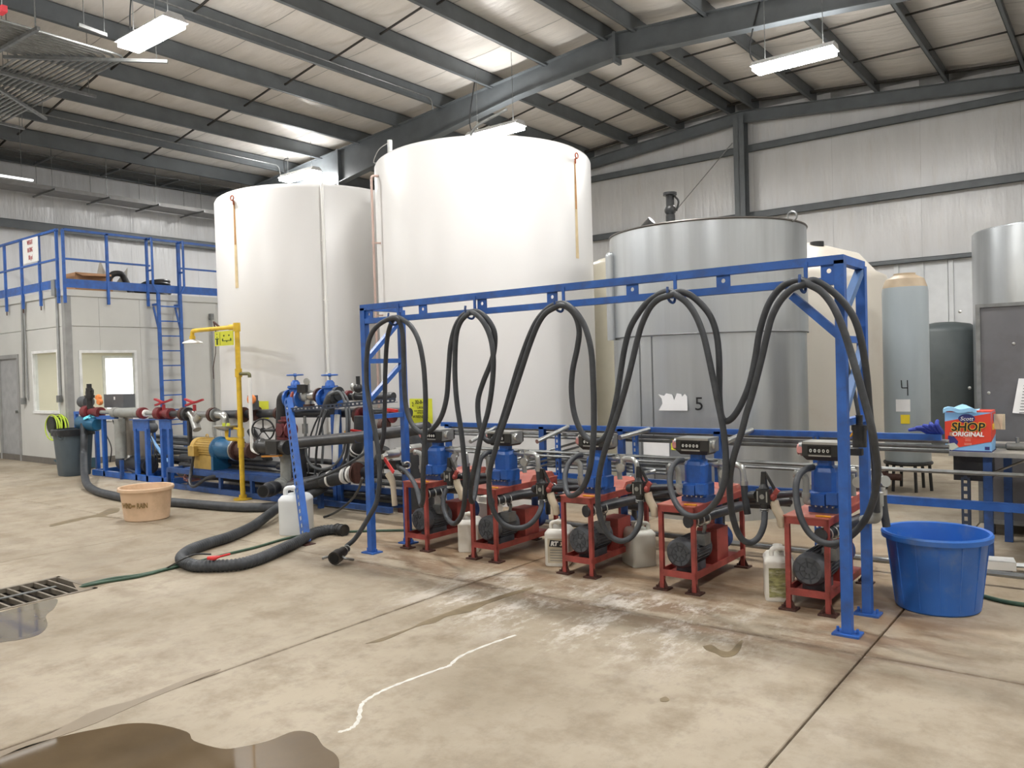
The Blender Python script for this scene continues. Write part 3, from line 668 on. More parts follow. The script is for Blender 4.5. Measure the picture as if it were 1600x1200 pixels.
H2 = [(769, 706, 5.28), (760, 708, 5.2), (752, 716, 5.14), (748, 732, 5.1), (745, 752, 5.04), (742, 772, 4.98), (738, 784, 4.92), (735, 776, 4.86), (737, 752, 4.78), (744, 718, 4.7), (752, 680, f_), (762, 645, f_), (768, 610, f_), (771, 570, f_), (769, 540, f_), (763, 518, f_), (753, 500, f_), (742, 490, 4.68), (732, 488, 4.71), (721, 495, 4.73), (711, 512, 4.73), (704, 540, 4.73), (701, 580, 4.73), (698, 620, 4.73), (690, 650, 4.74), (677, 669, 4.74), (662, 677, 4.74), (646, 666, 4.74), (636, 642, 4.74), (632, 610, 4.74), (631, 575, 4.74), (630, 535, 4.73), (627, 510, 4.71), (618, 497, 4.665), (604, 500, f_), (588, 511, f_), (577, 530, f_), (573, 560, f_), (573, 600, f_), (579, 640, 4.65), (587, 680, 4.65), (592, 715, 4.65), (593, 752, 4.66), (588, 785, 4.66), (574, 812, 4.63), (556, 840, 4.58), (541, 854, 4.54)]
H3 = [(909, 711, 5.26), (900, 713, 5.2), (889, 724, 5.12), (883, 742, 5.04), (884, 762, 4.96), (890, 774, 4.9), (902, 771, 4.82), (914, 756, 4.76), (922, 730, 4.7), (927, 690, f_), (928, 640, f_), (927, 600, f_), (924, 550, f_), (916, 516, f_), (906, 496, f_), (893, 481, 4.68), (880, 474, 4.71), (862, 478, 4.73), (844, 494, 4.74), (830, 518, 4.74), (814, 560, 4.74), (800, 605, 4.74), (788, 645, 4.74), (779, 672, 4.74), (770, 688, 4.74), (760, 688, 4.74), (753, 676, 4.74), (748, 655, 4.74), (747, 625, 4.74), (755, 597, 4.74), (766, 570, 4.74), (772, 548, 4.73), (773, 522, 4.72), (765, 503, 4.71), (751, 489, 4.7), (738, 487, 4.70), (727, 494, f_), (718, 506, f_), (713, 524, f_), (711, 555, f_), (711, 590, f_), (714, 630, f_), (720, 670, f_), (724, 705, 4.68), (727, 745, 4.72), (726, 780, 4.78), (721, 805, 4.84), (711, 818, 4.9), (701, 813, 4.95), (694, 797, 5.0), (693, 778, 5.04), (698, 764, 5.08)]
H4 = [(1067, 719, 5.26), (1058, 721, 5.2), (1049, 733, 5.12), (1047, 755, 5.04), (1053, 780, 4.96), (1067, 800, 4.88), (1086, 807, 4.8), (1106, 798, 4.73), (1123, 777, 4.68), (1132, 750, f_), (1134, 710, f_), (1130, 670, f_), (1122, 630, f_), (1114, 590, f_), (1106, 552, f_), (1098, 520, f_), (1087, 493, f_), (1074, 474, f_), (1060, 463, f_), (1046, 455, 4.70), (1028, 461, 4.73), (1010, 474, 4.74), (996, 492, 4.74), (984, 514, 4.74), (976, 544, 4.74), (970, 580, 4.74), (964, 618, 4.74), (956, 655, 4.74), (948, 678, 4.74), (937, 689, 4.74), (921, 687, 4.74), (907, 672, 4.74), (897, 645, 4.74), (893, 610, 4.74), (895, 578, 4.74), (902, 544, 4.74), (905, 518, 4.73), (900, 496, 4.71), (889, 482, 4.70), (876, 477, 4.675), (866, 481, f_), (852, 490, f_), (840, 508, f_), (828, 538, f_), (816, 574, f_), (803, 614, f_), (792, 648, f_), (782, 676, f_), (773, 706, f_), (766, 732, 4.69), (764, 755, 4.74), (766, 780, 4.78), (773, 802, 4.82), (786, 818, 4.86), (804, 825, 4.9), (823, 822, 4.95), (837, 810, 5.0), (845, 795, 5.06), (847, 783, 5.1)]
H5 = [(1270, 730, 5.28), (1259, 733, 5.2), (1249, 742, 5.14), (1244, 758, 5.08), (1245, 782, 5.04), (1251, 808, 5.0), (1264, 832, 4.98), (1284, 847, 4.96), (1307, 849, 4.95), (1332, 835, 4.94), (1353, 810, 4.9), (1366, 776, 4.84), (1371, 740, 4.76), (1368, 706, 4.7), (1362, 669, 4.64), (1354, 638, 4.63), (1344, 601, 4.63), (1333, 563, 4.64), (1323, 530, 4.65), (1312, 500, 4.65), (1299, 474, 4.66), (1283, 455, f_), (1265, 445, f_), (1252, 438, 4.70), (1229, 443, 4.73), (1211, 459, 4.74), (1198, 482, 4.74), (1187, 518, 4.74), (1180, 560, 4.74), (1171, 600, 4.74), (1158, 632, 4.74), (1145, 652, 4.74), (1134, 658, 4.74), (1127, 648, 4.74), (1124, 620, 4.74), (1124, 585, 4.74), (1123, 550, 4.74), (1119, 520, 4.74), (1111, 496, 4.73), (1098, 478, 4.72), (1080, 462, 4.71), (1062, 456, 4.70), (1047, 461, f_), (1030, 467, f_), (1016, 480, f_), (1004, 504, f_), (996, 530, f_), (988, 564, f_), (980, 596, f_), (972, 624, f_), (964, 650, f_), (954, 678, f_), (944, 708, f_), (937, 738, 4.7), (934, 770, 4.75), (937, 805, 4.8), (948, 832, 4.86), (967, 845, 4.9), (984, 841, 4.95), (997, 824, 5.0), (1001, 804, 5.05), (1001, 785, 5.1)]
H6 = [(1195, 800, 5.1), (1193, 822, 5.05), (1184, 841, 5.0), (1170, 848, 4.95), (1156, 838, 4.9), (1146, 812, 4.84), (1141, 780, 4.78), (1141, 742, 4.72), (1148, 708, f_), (1159, 674, f_), (1166, 647, f_), (1175, 618, f_), (1184, 584, f_), (1191, 556, f_), (1198, 525, f_), (1206, 495, f_), (1220, 469, f_), (1238, 451, f_), (1255, 445, f_), (1270, 438, 4.71), (1288, 446, 4.73), (1306, 460, 4.74), (1321, 476, 4.75), (1335, 498, 4.76), (1344, 525, 4.78), (1350, 556, 4.82), (1355, 595, 4.88), (1358, 635, 4.93), (1362, 675, 4.97), (1366, 715, 5.0), (1368, 755, 5.02), (1370, 800, 5.05)]
hose('hose from the leftmost gantry hook dropping to the lever valve beside the left red cart', H1)
hose('hose over the two leftmost gantry hooks, ending in a coupling on the floor', H2)
hose('hose swinging from the second to the third gantry hook from the left', H3)
hose('hose swinging from the middle gantry hook to the fourth from the left', H4)
hose('hose from the fourth gantry hook to the rightmost, looping low by the right post', H5)
hose('hose that hangs only from the rightmost gantry hook and drops behind the right post', H6)
# ================================================================ PUMP CARTS
def make_cart(x0):
    W, Y0, D, Z = .275, 5.095, .90, .60; xc = x0+W/2
    t = thing('pump_cart', '', 'pump cart', (xc, Y0+D/2, 0), 'red pump carts with blue flow meters')
    for x in (x0+.015, x0+W-.015):
        for y in (Y0+.015, Y0+D-.015):
            tb('leg', (x, y, .012), (x, y, Z-.03), .03, m=red, par=t)
            q = MB(); q.box((x-.055, y-.045, 0), (x+.055, y+.045, .012)); q.poly([(x-.045, y-.003, .012), (x+.045, y-.003, .012), (x, y-.003, .10)], (0, .006, 0)); q.cyl((x-.035, y-.02, .01), (x-.035, y-.02, .03), .008, n=6); q.build('foot_plate', brown, t, False)
    q = MB(); q.box((x0, Y0, Z-.045), (x0+W, Y0+.012, Z)); q.box((x0, Y0+D-.012, Z-.045), (x0+W, Y0+D, Z)); q.box((x0, Y0, Z-.045), (x0+.012, Y0+D, Z)); q.box((x0+W-.012, Y0, Z-.045), (x0+W, Y0+D, Z)); q.build('top_frame', red, t, False)
    q = MB(); q.box((x0-.004, Y0-.006, Z), (x0+W+.004, Y0+D+.006, Z+.008)); q.build('table_top', redtop, t, False)
    q = MB(); q.poly([(x0+.02, Y0+.50, Z+.008), (x0+.02, Y0+.88, Z+.008), (x0+.02, Y0+.84, Z+.055), (x0+.02, Y0+.55, Z+.055)], (W-.03, 0, 0)); q.build('rear_ramp', redtop, t, False)
    q = MB(); q.box((x0, Y0, .10), (x0+W, Y0+D, .108)); q.box((x0, Y0, .108), (x0+W, Y0+.01, .145)); q.box((x0+W-.01, Y0, .108), (x0+W, Y0+D, .145)); q.box((x0, Y0, .108), (x0+.01, Y0+D, .145)); q.build('shelf', red, t, False)
    # motor, axis along the cart
    zc, r = .255, .105; mx = xc-.01; ym = Y0+.05
    q = MB(); q.lathe([(.03, 0), (.085, .0), (.104, .02), (.108, .07), (.098, .09), (.098, .30), (.106, .31), (.106, .33), (.06, .36), (.03, .37)], (mx, ym, zc), 28, (0, 1, 0))
    for k in range(24):
        an = 2*math.pi*k/24; c, s = math.cos(an), math.sin(an)
        q.bar((mx+c*.103, ym+.10, zc+s*.103), (mx+c*.103, ym+.30, zc+s*.103), .006, .006)
    q.box((mx-.07, ym+.10, .108), (mx+.07, ym+.29, .17)); mo = q.build('motor', castg, t)
    q = MB()
    for k in range(8):
        an = 2*math.pi*k/8+.2; q.bar((mx+.02*math.cos(an), ym-.004, zc+.02*math.sin(an)), (mx+.08*math.cos(an), ym-.001, zc+.08*math.sin(an)), .009, .006, (0, 1, 0))
    q.torus((mx, ym-.001, zc), .055, .004, (0, 1, 0), 20, 6); q.build('fan_grille', mat('grille_grey', '414448', .5), mo)
    q = MB(); q.cbox((mx+.09, ym+.19, zc+.085), (.09, .10, .08)); q.tube(cr([(mx+.1, ym+.2, zc+.12), (mx+.11, ym+.2, zc+.18), (mx+.06, ym+.23, zc+.2), (mx+.03, ym+.28, zc+.16)]), .014, 8); q.build('terminal_box', steel, mo)
    q = MB(); q.poly([(x0+.05, Y0+.44, .108), (x0+W-.03, Y0+.44, .108), (x0+W-.03, Y0+.44, .37), (x0+.09, Y0+.44, .37)], (0, .20, 0)); q.build('coupling_guard', red, t, False)
    q = MB(); q.lathe([(.03, 0), (.10, .02), (.10, .10), (.04, .13)], (mx, Y0+.68, .25), 20, (0, 1, 0)); q.cyl((mx, Y0+.75, .25), (mx, Y0+.75, .52), .03); q.build('pump_head', dblue, t)
    # suction line under the table
    q = MB(); q.tube([(x0+W-.05, Y0+.01, .50), (x0+W+.02, Y0+.22, .52), (x0+W+.03, Y0+.75, .50)], .038, 14); q.cyl((x0+W-.053, Y0+.00, .50), (x0+W-.045, Y0+.02, .50), .045, n=14); sp = q.build('suction_hose', blackp, t)
    q = MB()
    for s in (.05, .11, .17): q.torus((x0+W-.04+s*.28, Y0+s, .503), .04, .005, (.25, 1, .05), 20, 6)
    q.build('hose_clamp', steelc, sp)
    # flow meter on the table
    cx, cy, zb = xc+.05, Y0+.27, Z+.008
    q = MB(); q.box((cx-.09, cy-.09, zb), (cx+.09, cy+.09, zb+.035)); q.build('meter_base', dblue, t, False)
    q = MB()
    def rr(w, d, z, k=.3): return [V((cx+x*w, cy+y*d, z)) for x, y in ((-1+k, -1), (1-k, -1), (1, -1+k), (1, 1-k), (1-k, 1), (-1+k, 1), (-1, 1-k), (-1, -1+k))]
    q.rings([rr(.088, .09, zb+.035), rr(.092, .095, zb+.05), rr(.092, .095, zb+.125), rr(.078, .08, zb+.135), rr(.078, .08, zb+.26), rr(.066, .07, zb+.285), rr(.045, .045, zb+.30), rr(.045, .045, zb+.335)])
    q.box((cx-.08, cy-.115, zb+.05), (cx+.02, cy-.09, zb+.12)); q.box((cx+.03, cy-.12, zb+.06), (cx+.098, cy-.06, zb+.135)); me = q.build('meter_body', blue2, t, False)
    q = MB()
    for dx in (-.07, -.035, .0, .035, .07): q.cyl((cx+dx, cy-.118, zb+.045), (cx+dx, cy-.09, zb+.045), .006, n=6)
    q.build('bolts', steelc, me, False)
    zr_ = zb+.335; q = MB(); q.rings([[V((cx+x*w, cy+y*d, z)) for x, y in ((-1, -1), (1, -1), (1, 1), (-1, 1))] for z, w, d in ((zr_, .10, .07), (zr_+.03, .122, .095), (zr_+.105, .122, .095), (zr_+.118, .112, .085))]); rg = q.build('register_housing', mat('dark_register', '3a3a38', .4, .3, var=.15), t, False)
    q = MB(); q.box((cx-.085, cy-.098, zr_+.045), (cx+.06, cy-.0955, zr_+.095)); q.build('counter_window', mat('counter_black', '0c0c0d', .25), rg, False)
    q = MB(); q.box((cx-.08, cy-.098, zr_+.028), (cx+.06, cy-.0955, zr_+.037)); q.build('name_strip', steelc, rg, False)
    text('0 0 0 0 0', .03, (cx-.012, cy-.099, zr_+.064), 0, white, rg, sx=1.15, bold=.0006)
    q = MB(); q.box((cx-.122, cy-.095, zr_+.105), (cx+.122, cy+.095, zr_+.12)); q.build('register_cap', steelc, rg, False)
    q = MB(); q.lathe([(.01, 0), (.035, .0), (.035, .02), (.03, .028), (.01, .03)], (cx+.122, cy-.02, zr_+.07), 18, (1, 0, 0)); q.box((cx+.123, cy-.08, zr_+.02), (cx+.130, cy+.07, zr_+.105)); q.build('side_dial', steelc, rg)
    q = MB(); q.cyl((cx-.122, cy-.02, zr_+.07), (cx-.158, cy-.03, zr_+.065), .046, n=18); q.build('reset_knob', steel, rg); q = MB(); q.cyl((cx-.158, cy-.03, zr_+.065), (cx-.166, cy-.03, zr_+.065), .036, n=18); q.cyl((cx-.14, cy-.076, zr_+.065), (cx-.14, cy-.08, zr_+.065), .022, n=18); q.build('knob_face', mat('pink_sticker', 'c98a86', .5), rg)
    # outlet: grey side pipe and elbow toward the hose
    q = MB(); q.tube(arc3([(cx-.07, cy-.12, zb+.07), (cx-.09, cy-.13, zb+.07), (cx-.09, cy-.13, zb+.24), (cx-.16, cy-.15, zb+.255)], .03), .021, 12); q.cyl((cx-.09, cy-.13, zb+.10), (cx-.09, cy-.13, zb+.13), .027, n=14); q.build('outlet_elbow', greyp, t)
    q = MB()
    for s in (0, .012): q.torus((cx-.14-s*1.5, cy-.143, zb+.250), .024, .003, (1, .25, -.25), 16, 6)
    q.build('hose_clamp', steelc, t)
    # inlet: silver pipe to the right, elbow, hose down to the valve
    q = MB(); q.tube(arc3([(cx+.07, cy+.03, zb+.27), (cx+.33, cy+.0, zb+.27), (cx+.34, cy+.0, zb+.14)], .05), .021, 12); q.cyl((cx+.12, cy+.03, zb+.27), (cx+.15, cy+.028, zb+.27), .03); q.cyl((cx+.2, cy+.02, zb+.30), (cx+.2, cy+.02, zb+.21), .026); q.cyl((cx+.2, cy+.0, zb+.2), (cx+.2, cy-.02, zb+.2), .035); q.cyl((cx+.34, cy, zb+.16), (cx+.34, cy, zb+.13), .029); q.build('inlet_pipe', steelc, t)
    q = MB(); q.tube(cr([(cx+.34, cy, zb+.15), (cx+.345, cy, zb+.05), (cx+.36, cy-.0, zb-.07)]), .024, 10); q.build('inlet_hose', rubber, t)
    q = MB(); q.cyl((cx+.14, cy+.06, zb+.24), (cx+.15, cy+.06, zb+.1), .02); q.build('grey_riser', greyp, t)
    # yellow and silver bits on the table edge
    q = MB(); q.cbox((x0+W-.04, Y0+.03, Z+.015), (.09, .018, .008), .1); q.build('yellow_lever', yh, t, False)
    return t
X0 = [-5.205, -4.42, -3.495, -2.663, -1.768]
cart = make_cart(X0[0])
lab = ['leftmost red pump cart, beside the left gantry post', 'second red pump cart from the left, plain white jug at its left front leg', 'middle red pump cart, white jug with black RT label at its front leg',
       'fourth red pump cart from the left, right of the greyish white jug', 'rightmost red pump cart, behind the right gantry post']
carts = [cart]
for i in range(1, 5):
    c = copy_tree(cart); c.location = V((cart.location.x+X0[i]-X0[0], cart.location.y, 0)); carts.append(c)
for c, l in zip(carts, lab): c['label'] = l

# ---- dispensing ball valves at the hose ends
def make_valve(p):
    t = thing('dispensing_valve', '', 'valve', p, 'black ball valves at the hose ends'); x, y, z = p
    q = MB(); q.cbox((x, y, z), (.085, .07, .095)); q.cyl((x, y, z-.05), (x, y, z-.10), .03, .024); q.cyl((x-.045, y, z+.0), (x-.10, y+.03, z-.01), .032, n=12); q.cyl((x, y, z+.05), (x, y, z+.08), .036, .02)
    bd = q.build('valve_body', black, t, ang=35)
    q = MB(); 
    for dx in (-.05, .05): q.box((x+dx*.6-.004, y-.04, z-.035), (x+dx*.6+.004, y-.034, z+.035))
    q.cyl((x, y-.035, z), (x, y-.042, z), .016); q.build('bolts', steelc, bd, False)
    q = MB(); q.poly([(x-.02, y-.015, z+.06), (x+.02, y-.015, z+.06), (x+.012, y-.015, z+.16), (x-.012, y-.015, z+.16)], (0, .03, 0)); q.bar((x+.012, y, z+.15), (x+.075, y, z+.04), .014, .02, (0, 1, 0)); q.build('handle', black, t, False)
    q = MB(); q.ball((x+.065, y-.01, z+.0), .026, 10, (.8, 1, 1)); q.bar((x+.06, y-.01, z), (x+.095, y-.01, z+.05), .03, .02, (0, 1, 0)); q.build('trigger', red, t)
    q = MB(); q.tube(cr([(x+.055, y+.02, z-.03), (x+.07, y+.02, z-.08), (x+.095, y+.03, z-.14), (x+.10, y+.04, z-.20)]), [.03]*18+[.022], 10); q.build('spout', offw, t)
    q = MB(); q.torus((x, y, z-.085), .028, .004, n=16, m=6); q.torus((x, y, z-.097), .027, .004, n=16, m=6); q.build('hose_clamp', steelc, t)
    return t
vp = [PY(703, 744, 5.12), PY(848, 764, 5.12), PY(999, 763, 5.12), PY(1194, 775, 5.12)]
v0 = make_valve(vp[0]); vs_ = [v0]
for p in vp[1:]: c = copy_tree(v0); c.location = p; vs_.append(c)
for v, l in zip(vs_, ['black dispensing valve right of the leftmost red cart', 'black dispensing valve above the white jug with the black RT label', 'black dispensing valve above the greyish white jug', 'black dispensing valve above the jug with the green label']): v['label'] = l
# each valve stands on a black pipe from the rack behind
for p, l in zip(vp, ['between the first and second red carts', 'between the second and middle red carts', 'between the middle and fourth red carts', 'between the fourth and rightmost red carts']):
    q = MB(); a = p+V((-.09, .03, -.01)); q.tube(arc3([a, a+V((-.02, .12, -.02)), a+V((.12, .6, -.06)), (a.x+.1, 6.55, .42), (a.x+.1, 6.55, .12)], .08), .026, 12)
    q.cyl(a+V((.0, .25, -.03)), a+V((.03, .33, -.035)), .034); o = q.build('feed_pipe', blackp); rebase(o, (a.x+.1, 6.55, .1)); tag(o, 'black feed pipe running back from the dispensing valve '+l, 'pipe', 'black feed pipes behind the valves')
    q = MB()
    for s in (.1, .16): q.torus(a+V((-.01+.04*s, .1+s, -.02)), .03, .004, (.2, 1, 0), 16, 6)
    q.build('hose_clamp', steelc, o)
    q = MB(); q.tube([a+V((.02, .2, -.09)), a+V((.06, .55, -.12))], .022, 10); q.ball(a+V((.02, .2, -.09)), .035); q.build('lower_pipe', black, o)
# the red-lever valve at the left hose and the silver pipe above it
t = thing('lever_valve', 'silver pipe with black valve and long red lever beside the left gantry post', 'valve', PY(625, 725, 5.2))
q = MB(); q.tube([PY(597, 714, 5.15), PY(614, 707, 5.3), PY(656, 698, 5.75)], [.024, .028, .032], 12)
for x, y in ((604, 711), (618, 706), (640, 701)): p = PY(x, y, 5.15+(x-597)*.01); q.cyl(p, p+V((.03, .12, .005)), .04)
q.build('silver_pipe', steelc, t)
q = MB(); q.bar(PY(601, 717, 5.08), PY(615, 738, 5.02), .03, .012, (0, 1, 0)); q.build('lever', redh, t, False)
q = MB(); q.cbox(PY(618, 726, 5.14), (.07, .07, .08)); q.tube([PY(610, 720, 5.14), PY(632, 738, 5.12)], .024, 10); q.cyl(PY(626, 728, 5.14), PY(636, 727, 5.2), .035); q.build('valve_body', black, t)
q = MB(); q.torus(PY(636, 727, 5.18), .03, .008, (1, -.6, 0)); q.torus(PY(631, 735, 5.12), .024, .005, (1, 0, -1)); q.build('clamp_ring', steelc, t)
q = MB(); q.tube(cr([PY(607, 740, 5.2), PY(613, 752, 5.2), PY(615, 768, 5.2), PY(617, 790, 5.2)]), [.035, .035, .034, .033, .032, .031, .03, .029, .028, .027, .026, .026, .026, .026, .026, .026, .026, .026, .026], 12); q.build('spout', offw, t)
# coupling on the hose end behind the right post
t = thing('hanging_valve', 'black valve hanging behind the right gantry post', 'valve', PY(1343, 680, 5.0))
p = PY(1343, 680, 5.02); q = MB(); q.cyl(p+V((0, 0, -.07)), p+V((0, 0, .03)), .04); q.cyl(p+V((0, 0, .03)), p+V((0, 0, .06)), .045); q.cyl(p+V((0, 0, .06)), p+V((.0, 0, .12)), .02); q.cbox(p+V((-.03, 0, -.10)), (.09, .05, .04)); q.build('valve_body', black, t)
q = MB(); q.bar(p+V((-.05, -.01, -.01)), p+V((-.01, -.01, .05)), .02, .01); q.build('lever', yh, t, False)
q = MB(); q.tube(cr([p+V((0, 0, .1)), p+V((-.03, .02, .25)), p+V((-.09, .05, .5)), p+V((-.11, .06, .7))]), .012, 8); q.build('drop_tube', rubber, t)
t = thing('elbow_coupling', 'grey pipe elbow and black coupling under the hose at the right gantry post', 'coupling', PY(1371, 800, 5.1))
q = MB(); a = PY(1371, 790, 5.08); q.cyl(a, a+V((0, 0, .08)), .035); q.tube(arc3([a+V((0, 0, .02)), a+V((0, 0, -.08)), a+V((-.12, .15, -.12))], .05), .028, 12); q.build('elbow', greyp, t)
q = MB(); q.tube([PY(1382, 752, 5.35), PY(1330, 762, 5.55), PY(1290, 775, 5.75)], .03, 12); q.cyl(PY(1384, 752, 5.34), PY(1376, 753, 5.37), .036); q.build('grey_tee', greyp, t)
# ================================================================ CAMLOCK on the floor
t = thing('hose_coupling', 'black camlock coupling with lever ears lying on the floor left of the gantry', 'coupling', PZ(522, 880, 0))
a, b_ = PY(542, 857, 4.52), PZ(514, 879, .055); e = (b_-a).normalized()
q = MB(); q.ball(a, .028, 10); q.tube([a, a+e*.06, a+e*.07, a+e*.15, a+e*.16, a+e*.24], [.03, .03, .043, .043, .056, .056], 16); q.build('coupling_body', mat('tarnished_black', '34312e', .4, .4, var=.3, scale=30), t, ang=30)
q = MB(); q.cyl(a+e*.24, a+e*.242, .042); q.build('bore', mat('bore_black', '050505', .8), t)
q = MB(); nrm = V((-e.y, e.x, 0))
for s in (1, -1): q.tube(cr([a+e*.19+nrm*s*.055, a+e*.23+nrm*s*.10, a+e*.17+nrm*s*.14+V((0, 0, -.03))]), .011, 6)
q.torus(a+e*.05, .03, .005, e); q.torus(a+e*.0, .028, .005, e); q.build('cam_levers', steel, t)

# ================================================================ JUGS
def make_jug(name, label, c, rz, w, d, h, m, lab_=None, hz=None, cap=None, rt=False, group='plastic jugs standing on the floor by the carts'):
    t = thing(name, label, 'jug', (0, 0, 0), group); q = MB()
    def rr(W, D, z, k=.22, oy=0):
        P = []
        for sx, sy in ((1, -1), (1, 1), (-1, 1), (-1, -1)):
            for j in range(4):
                a0 = {(1, -1): -math.pi/2, (1, 1): 0, (-1, 1): math.pi/2, (-1, -1): math.pi}[(sx, sy)]+j*math.pi/6
                P.append(V((sx*(W-k*W)+k*W*math.cos(a0), sy*(D-k*W)+k*W*math.sin(a0)+oy, z)))
        return P
    W, D = w/2, d/2
    q.rings([rr(W*.94, D*.96, 0), rr(W, D, .012), rr(W, D, h*.70), rr(W*1.02, D*1.01, h*.71), rr(W*1.0, D*.99, h*.76), rr(W*.78, D*.86, h*.835), rr(W*.6, D*.80, h*.85)])
    bd = q.build('jug_body', m, t, ang=50)
    # handle at the front, a bridge with a finger hole, and the neck behind it
    q = MB(); y0 = -D*.62; hw = W*.5
    q.tube(cr([(-hw, y0, h*.82), (-hw, y0, h*.93), (-hw*.75, y0, h*.985), (0, y0, h*1.0), (hw*.75, y0, h*.985), (hw, y0, h*.93), (hw, y0, h*.82)]), w*.085, 10)
    q.tube(cr([(0, y0, h*.99), (0, y0+D*.4, h*.985), (0, D*.1, h*.93), (0, D*.25, h*.84)]), w*.1, 10); q.build('handle', m, t)
    q = MB(); q.cyl((0, D*.45, h*.84), (0, D*.45, h*.93), w*.15); q.build('neck', m, t)
    q = MB(); q.cyl((0, D*.45, h*.92), (0, D*.45, h*.98), w*.18, w*.17); q.build('cap', cap or m, t)
    if lab_:
        q = MB(); q.box((-W*.74, -D-.002, h*.08), (W*.74, -D+.002, h*.64)); q.build('label', lab_, t, False)
    if rt:
        bl = MB(); bl.poly([(-W*.62, -D-.006, h*.46), (W*.56, -D-.006, h*.44), (W*.66, -D-.006, h*.585), (-W*.52, -D-.006, h*.61)], (0, .004, 0)); bl.build('black_logo_box', ink, t, False)
        text('RT', h*.13, (-W*.2, -D-.008, h*.525), 0, white, t, bold=.003, shear=.2); text('3', h*.12, (W*.36, -D-.008, h*.52), 0, offw, t, bold=.002, shear=.2)
        for k in range(5):
            l = MB(); l.box((-W*.55, -D-.004, h*(.37-.06*k)), (W*.55, -D-.0025, h*(.385-.06*k))); l.build('print_line', mat('grey_print', '77777a'), t, False)
    t.rotation_euler = (0, 0, rz); t.location = c; return t
jw = mat('white_jug', 'e2e0d8', .4, var=.04, dirt='c9bda2', dscale=7, damt=.35); jg = mat('grey_translucent_jug', 'c2c2b8', .35, var=.05)
make_jug('jug', 'plain white jug at the front leg of the second red cart', PZ(727, 862)+V((-.02, .1, 0)), .55, .19, .25, .33, jw)
make_jug('jug', 'white jug with a black RT label', PZ(862, 884)+V((.0, .12, 0)), .42, .20, .26, .35, jw, mat('beige_label', 'bdb39c', .5), rt=True)
make_jug('jug', 'greyish white jug between the middle and fourth red carts', PZ(989, 885)+V((.0, .10, 0)), .95, .20, .24, .34, jg)
make_jug('jug', 'white jug with a faded green and yellow label left of the rightmost cart', PZ(1204, 938)+V((.02, .11, 0)), .40, .19, .25, .35, jw, mat('green_label', '8b8a5c', .5, var=.55, scale=18, stretch=(1, 1, 3), dirt='c6c2ae', dscale=16, damt=.7))
make_jug('tall_jug', 'large cloudy white jug behind the slotted blue post', PZ(464, 833), .5, .28, .25, .47, mat('bluish_white_jug', 'e2e6e8', .35, var=.03), cap=blue2, group=None)
# ================================================================ PIPE RACK behind the carts
RY = 6.65; rk = thing('pipe_rack', 'long blue rack carrying grey pipes behind the red carts', 'pipe rack', (-3.6, RY, 0))
def rb(name, a, b, w=.05, h=None, m=blue, par=rk): q = MB(); q.bar(a, b, w, h or w); return q.build(name, m, par, False)
zt = .99; zb_ = .50
rb('top_rail', (-6.15, RY, zt), (-1.12, RY, zt), .05, .045); rb('bottom_rail', (-6.15, RY, zb_), (-.35, RY, zb_), .05, .06)
for px in (701, 848, 971, 1122, 1352):
    x = PY(px, 690, RY).x; rb('post', (x, RY, 0), (x, RY, zt), .06, .05)
def slotted(par, a, b, w, m, name='slotted_post', n=None, nrm=(0, -1, 0)):
    """angle iron with a real row of slots: two strips joined by rungs, plus the second flange"""
    a = V(a); b = V(b); L = (b-a).length; t = (b-a)/L; nn = V(nrm); sd = t.cross(nn).normalized(); n = n or int(L/.055); q = MB()
    for s in (-1, 1): q.bar(a+sd*s*w*.36, b+sd*s*w*.36, w*.28 if abs(nn.y) < .5 else .004, .004 if abs(nn.y) < .5 else w*.28) if 0 else q.poly([a+sd*(s*w*.5), a+sd*(s*w*.2), b+sd*(s*w*.2), b+sd*(s*w*.5)], nn*.004)
    for k in range(n+1): c = a+t*(L*k/n); h = t*(L/n*.22); q.poly([c-h-sd*w*.2, c-h+sd*w*.2, c+h+sd*w*.2, c+h-sd*w*.2], nn*.004)
    q.poly([a+sd*w*.5, a+sd*w*.5-nn*w*.8, b+sd*w*.5-nn*w*.8, b+sd*w*.5], sd*-.004)
    return q.build(name, m, par, False)
for px in (873, 994, 1276): x = PY(px, 690, RY).x; slotted(rk, (x, RY-.03, 0), (x, RY-.03, zt), .045, blue)
for i, (z, y) in enumerate([(.955, RY+.05), (.915, RY+.05), (.88, RY+.06), (.74, RY-.04), (.70, RY-.04), (.655, RY+.04), (.62, RY+.04), (.585, RY+.04)]):
    q = MB(); x0 = -6.15 if i < 3 else (-5.9 if i < 5 else -5.5); x1 = -1.08 if i < 3 else (-.1 if i < 4 else (-2.0 if i == 4 else -3.4)); q.tube([(x0, y, z), (x1, y, z)], .016, 8); q.build('pipe', steel, rk)
q = MB(); q.tube([(-5.6, RY-.3, .09), (-.5, RY-.3, .09)], .022, 8); q.build('floor_pipe', steel, rk)
for px0, py0, px1, py1 in ((839, 690, 888, 667), (968, 684, 1014, 671), (1135, 690, 1175, 672), (735, 690, 775, 668), (1130, 758, 1143, 752), (966, 750, 1022, 736)):
    q = MB(); q.tube([PY(px0, py0, 6.15), PY(px1, py1, 6.62)], .022, 10); q.build('branch_pipe', steelc, rk)
# sloping steel tubes behind the second and middle carts
for k in range(4):
    q = MB(); q.tube([PY(790, 722+k*7, 6.55), PY(850, 706+k*7, 6.62), PY(905, 690+k*8, 6.7)], .012, 6); q.build('sloping_tube', steel, rk)
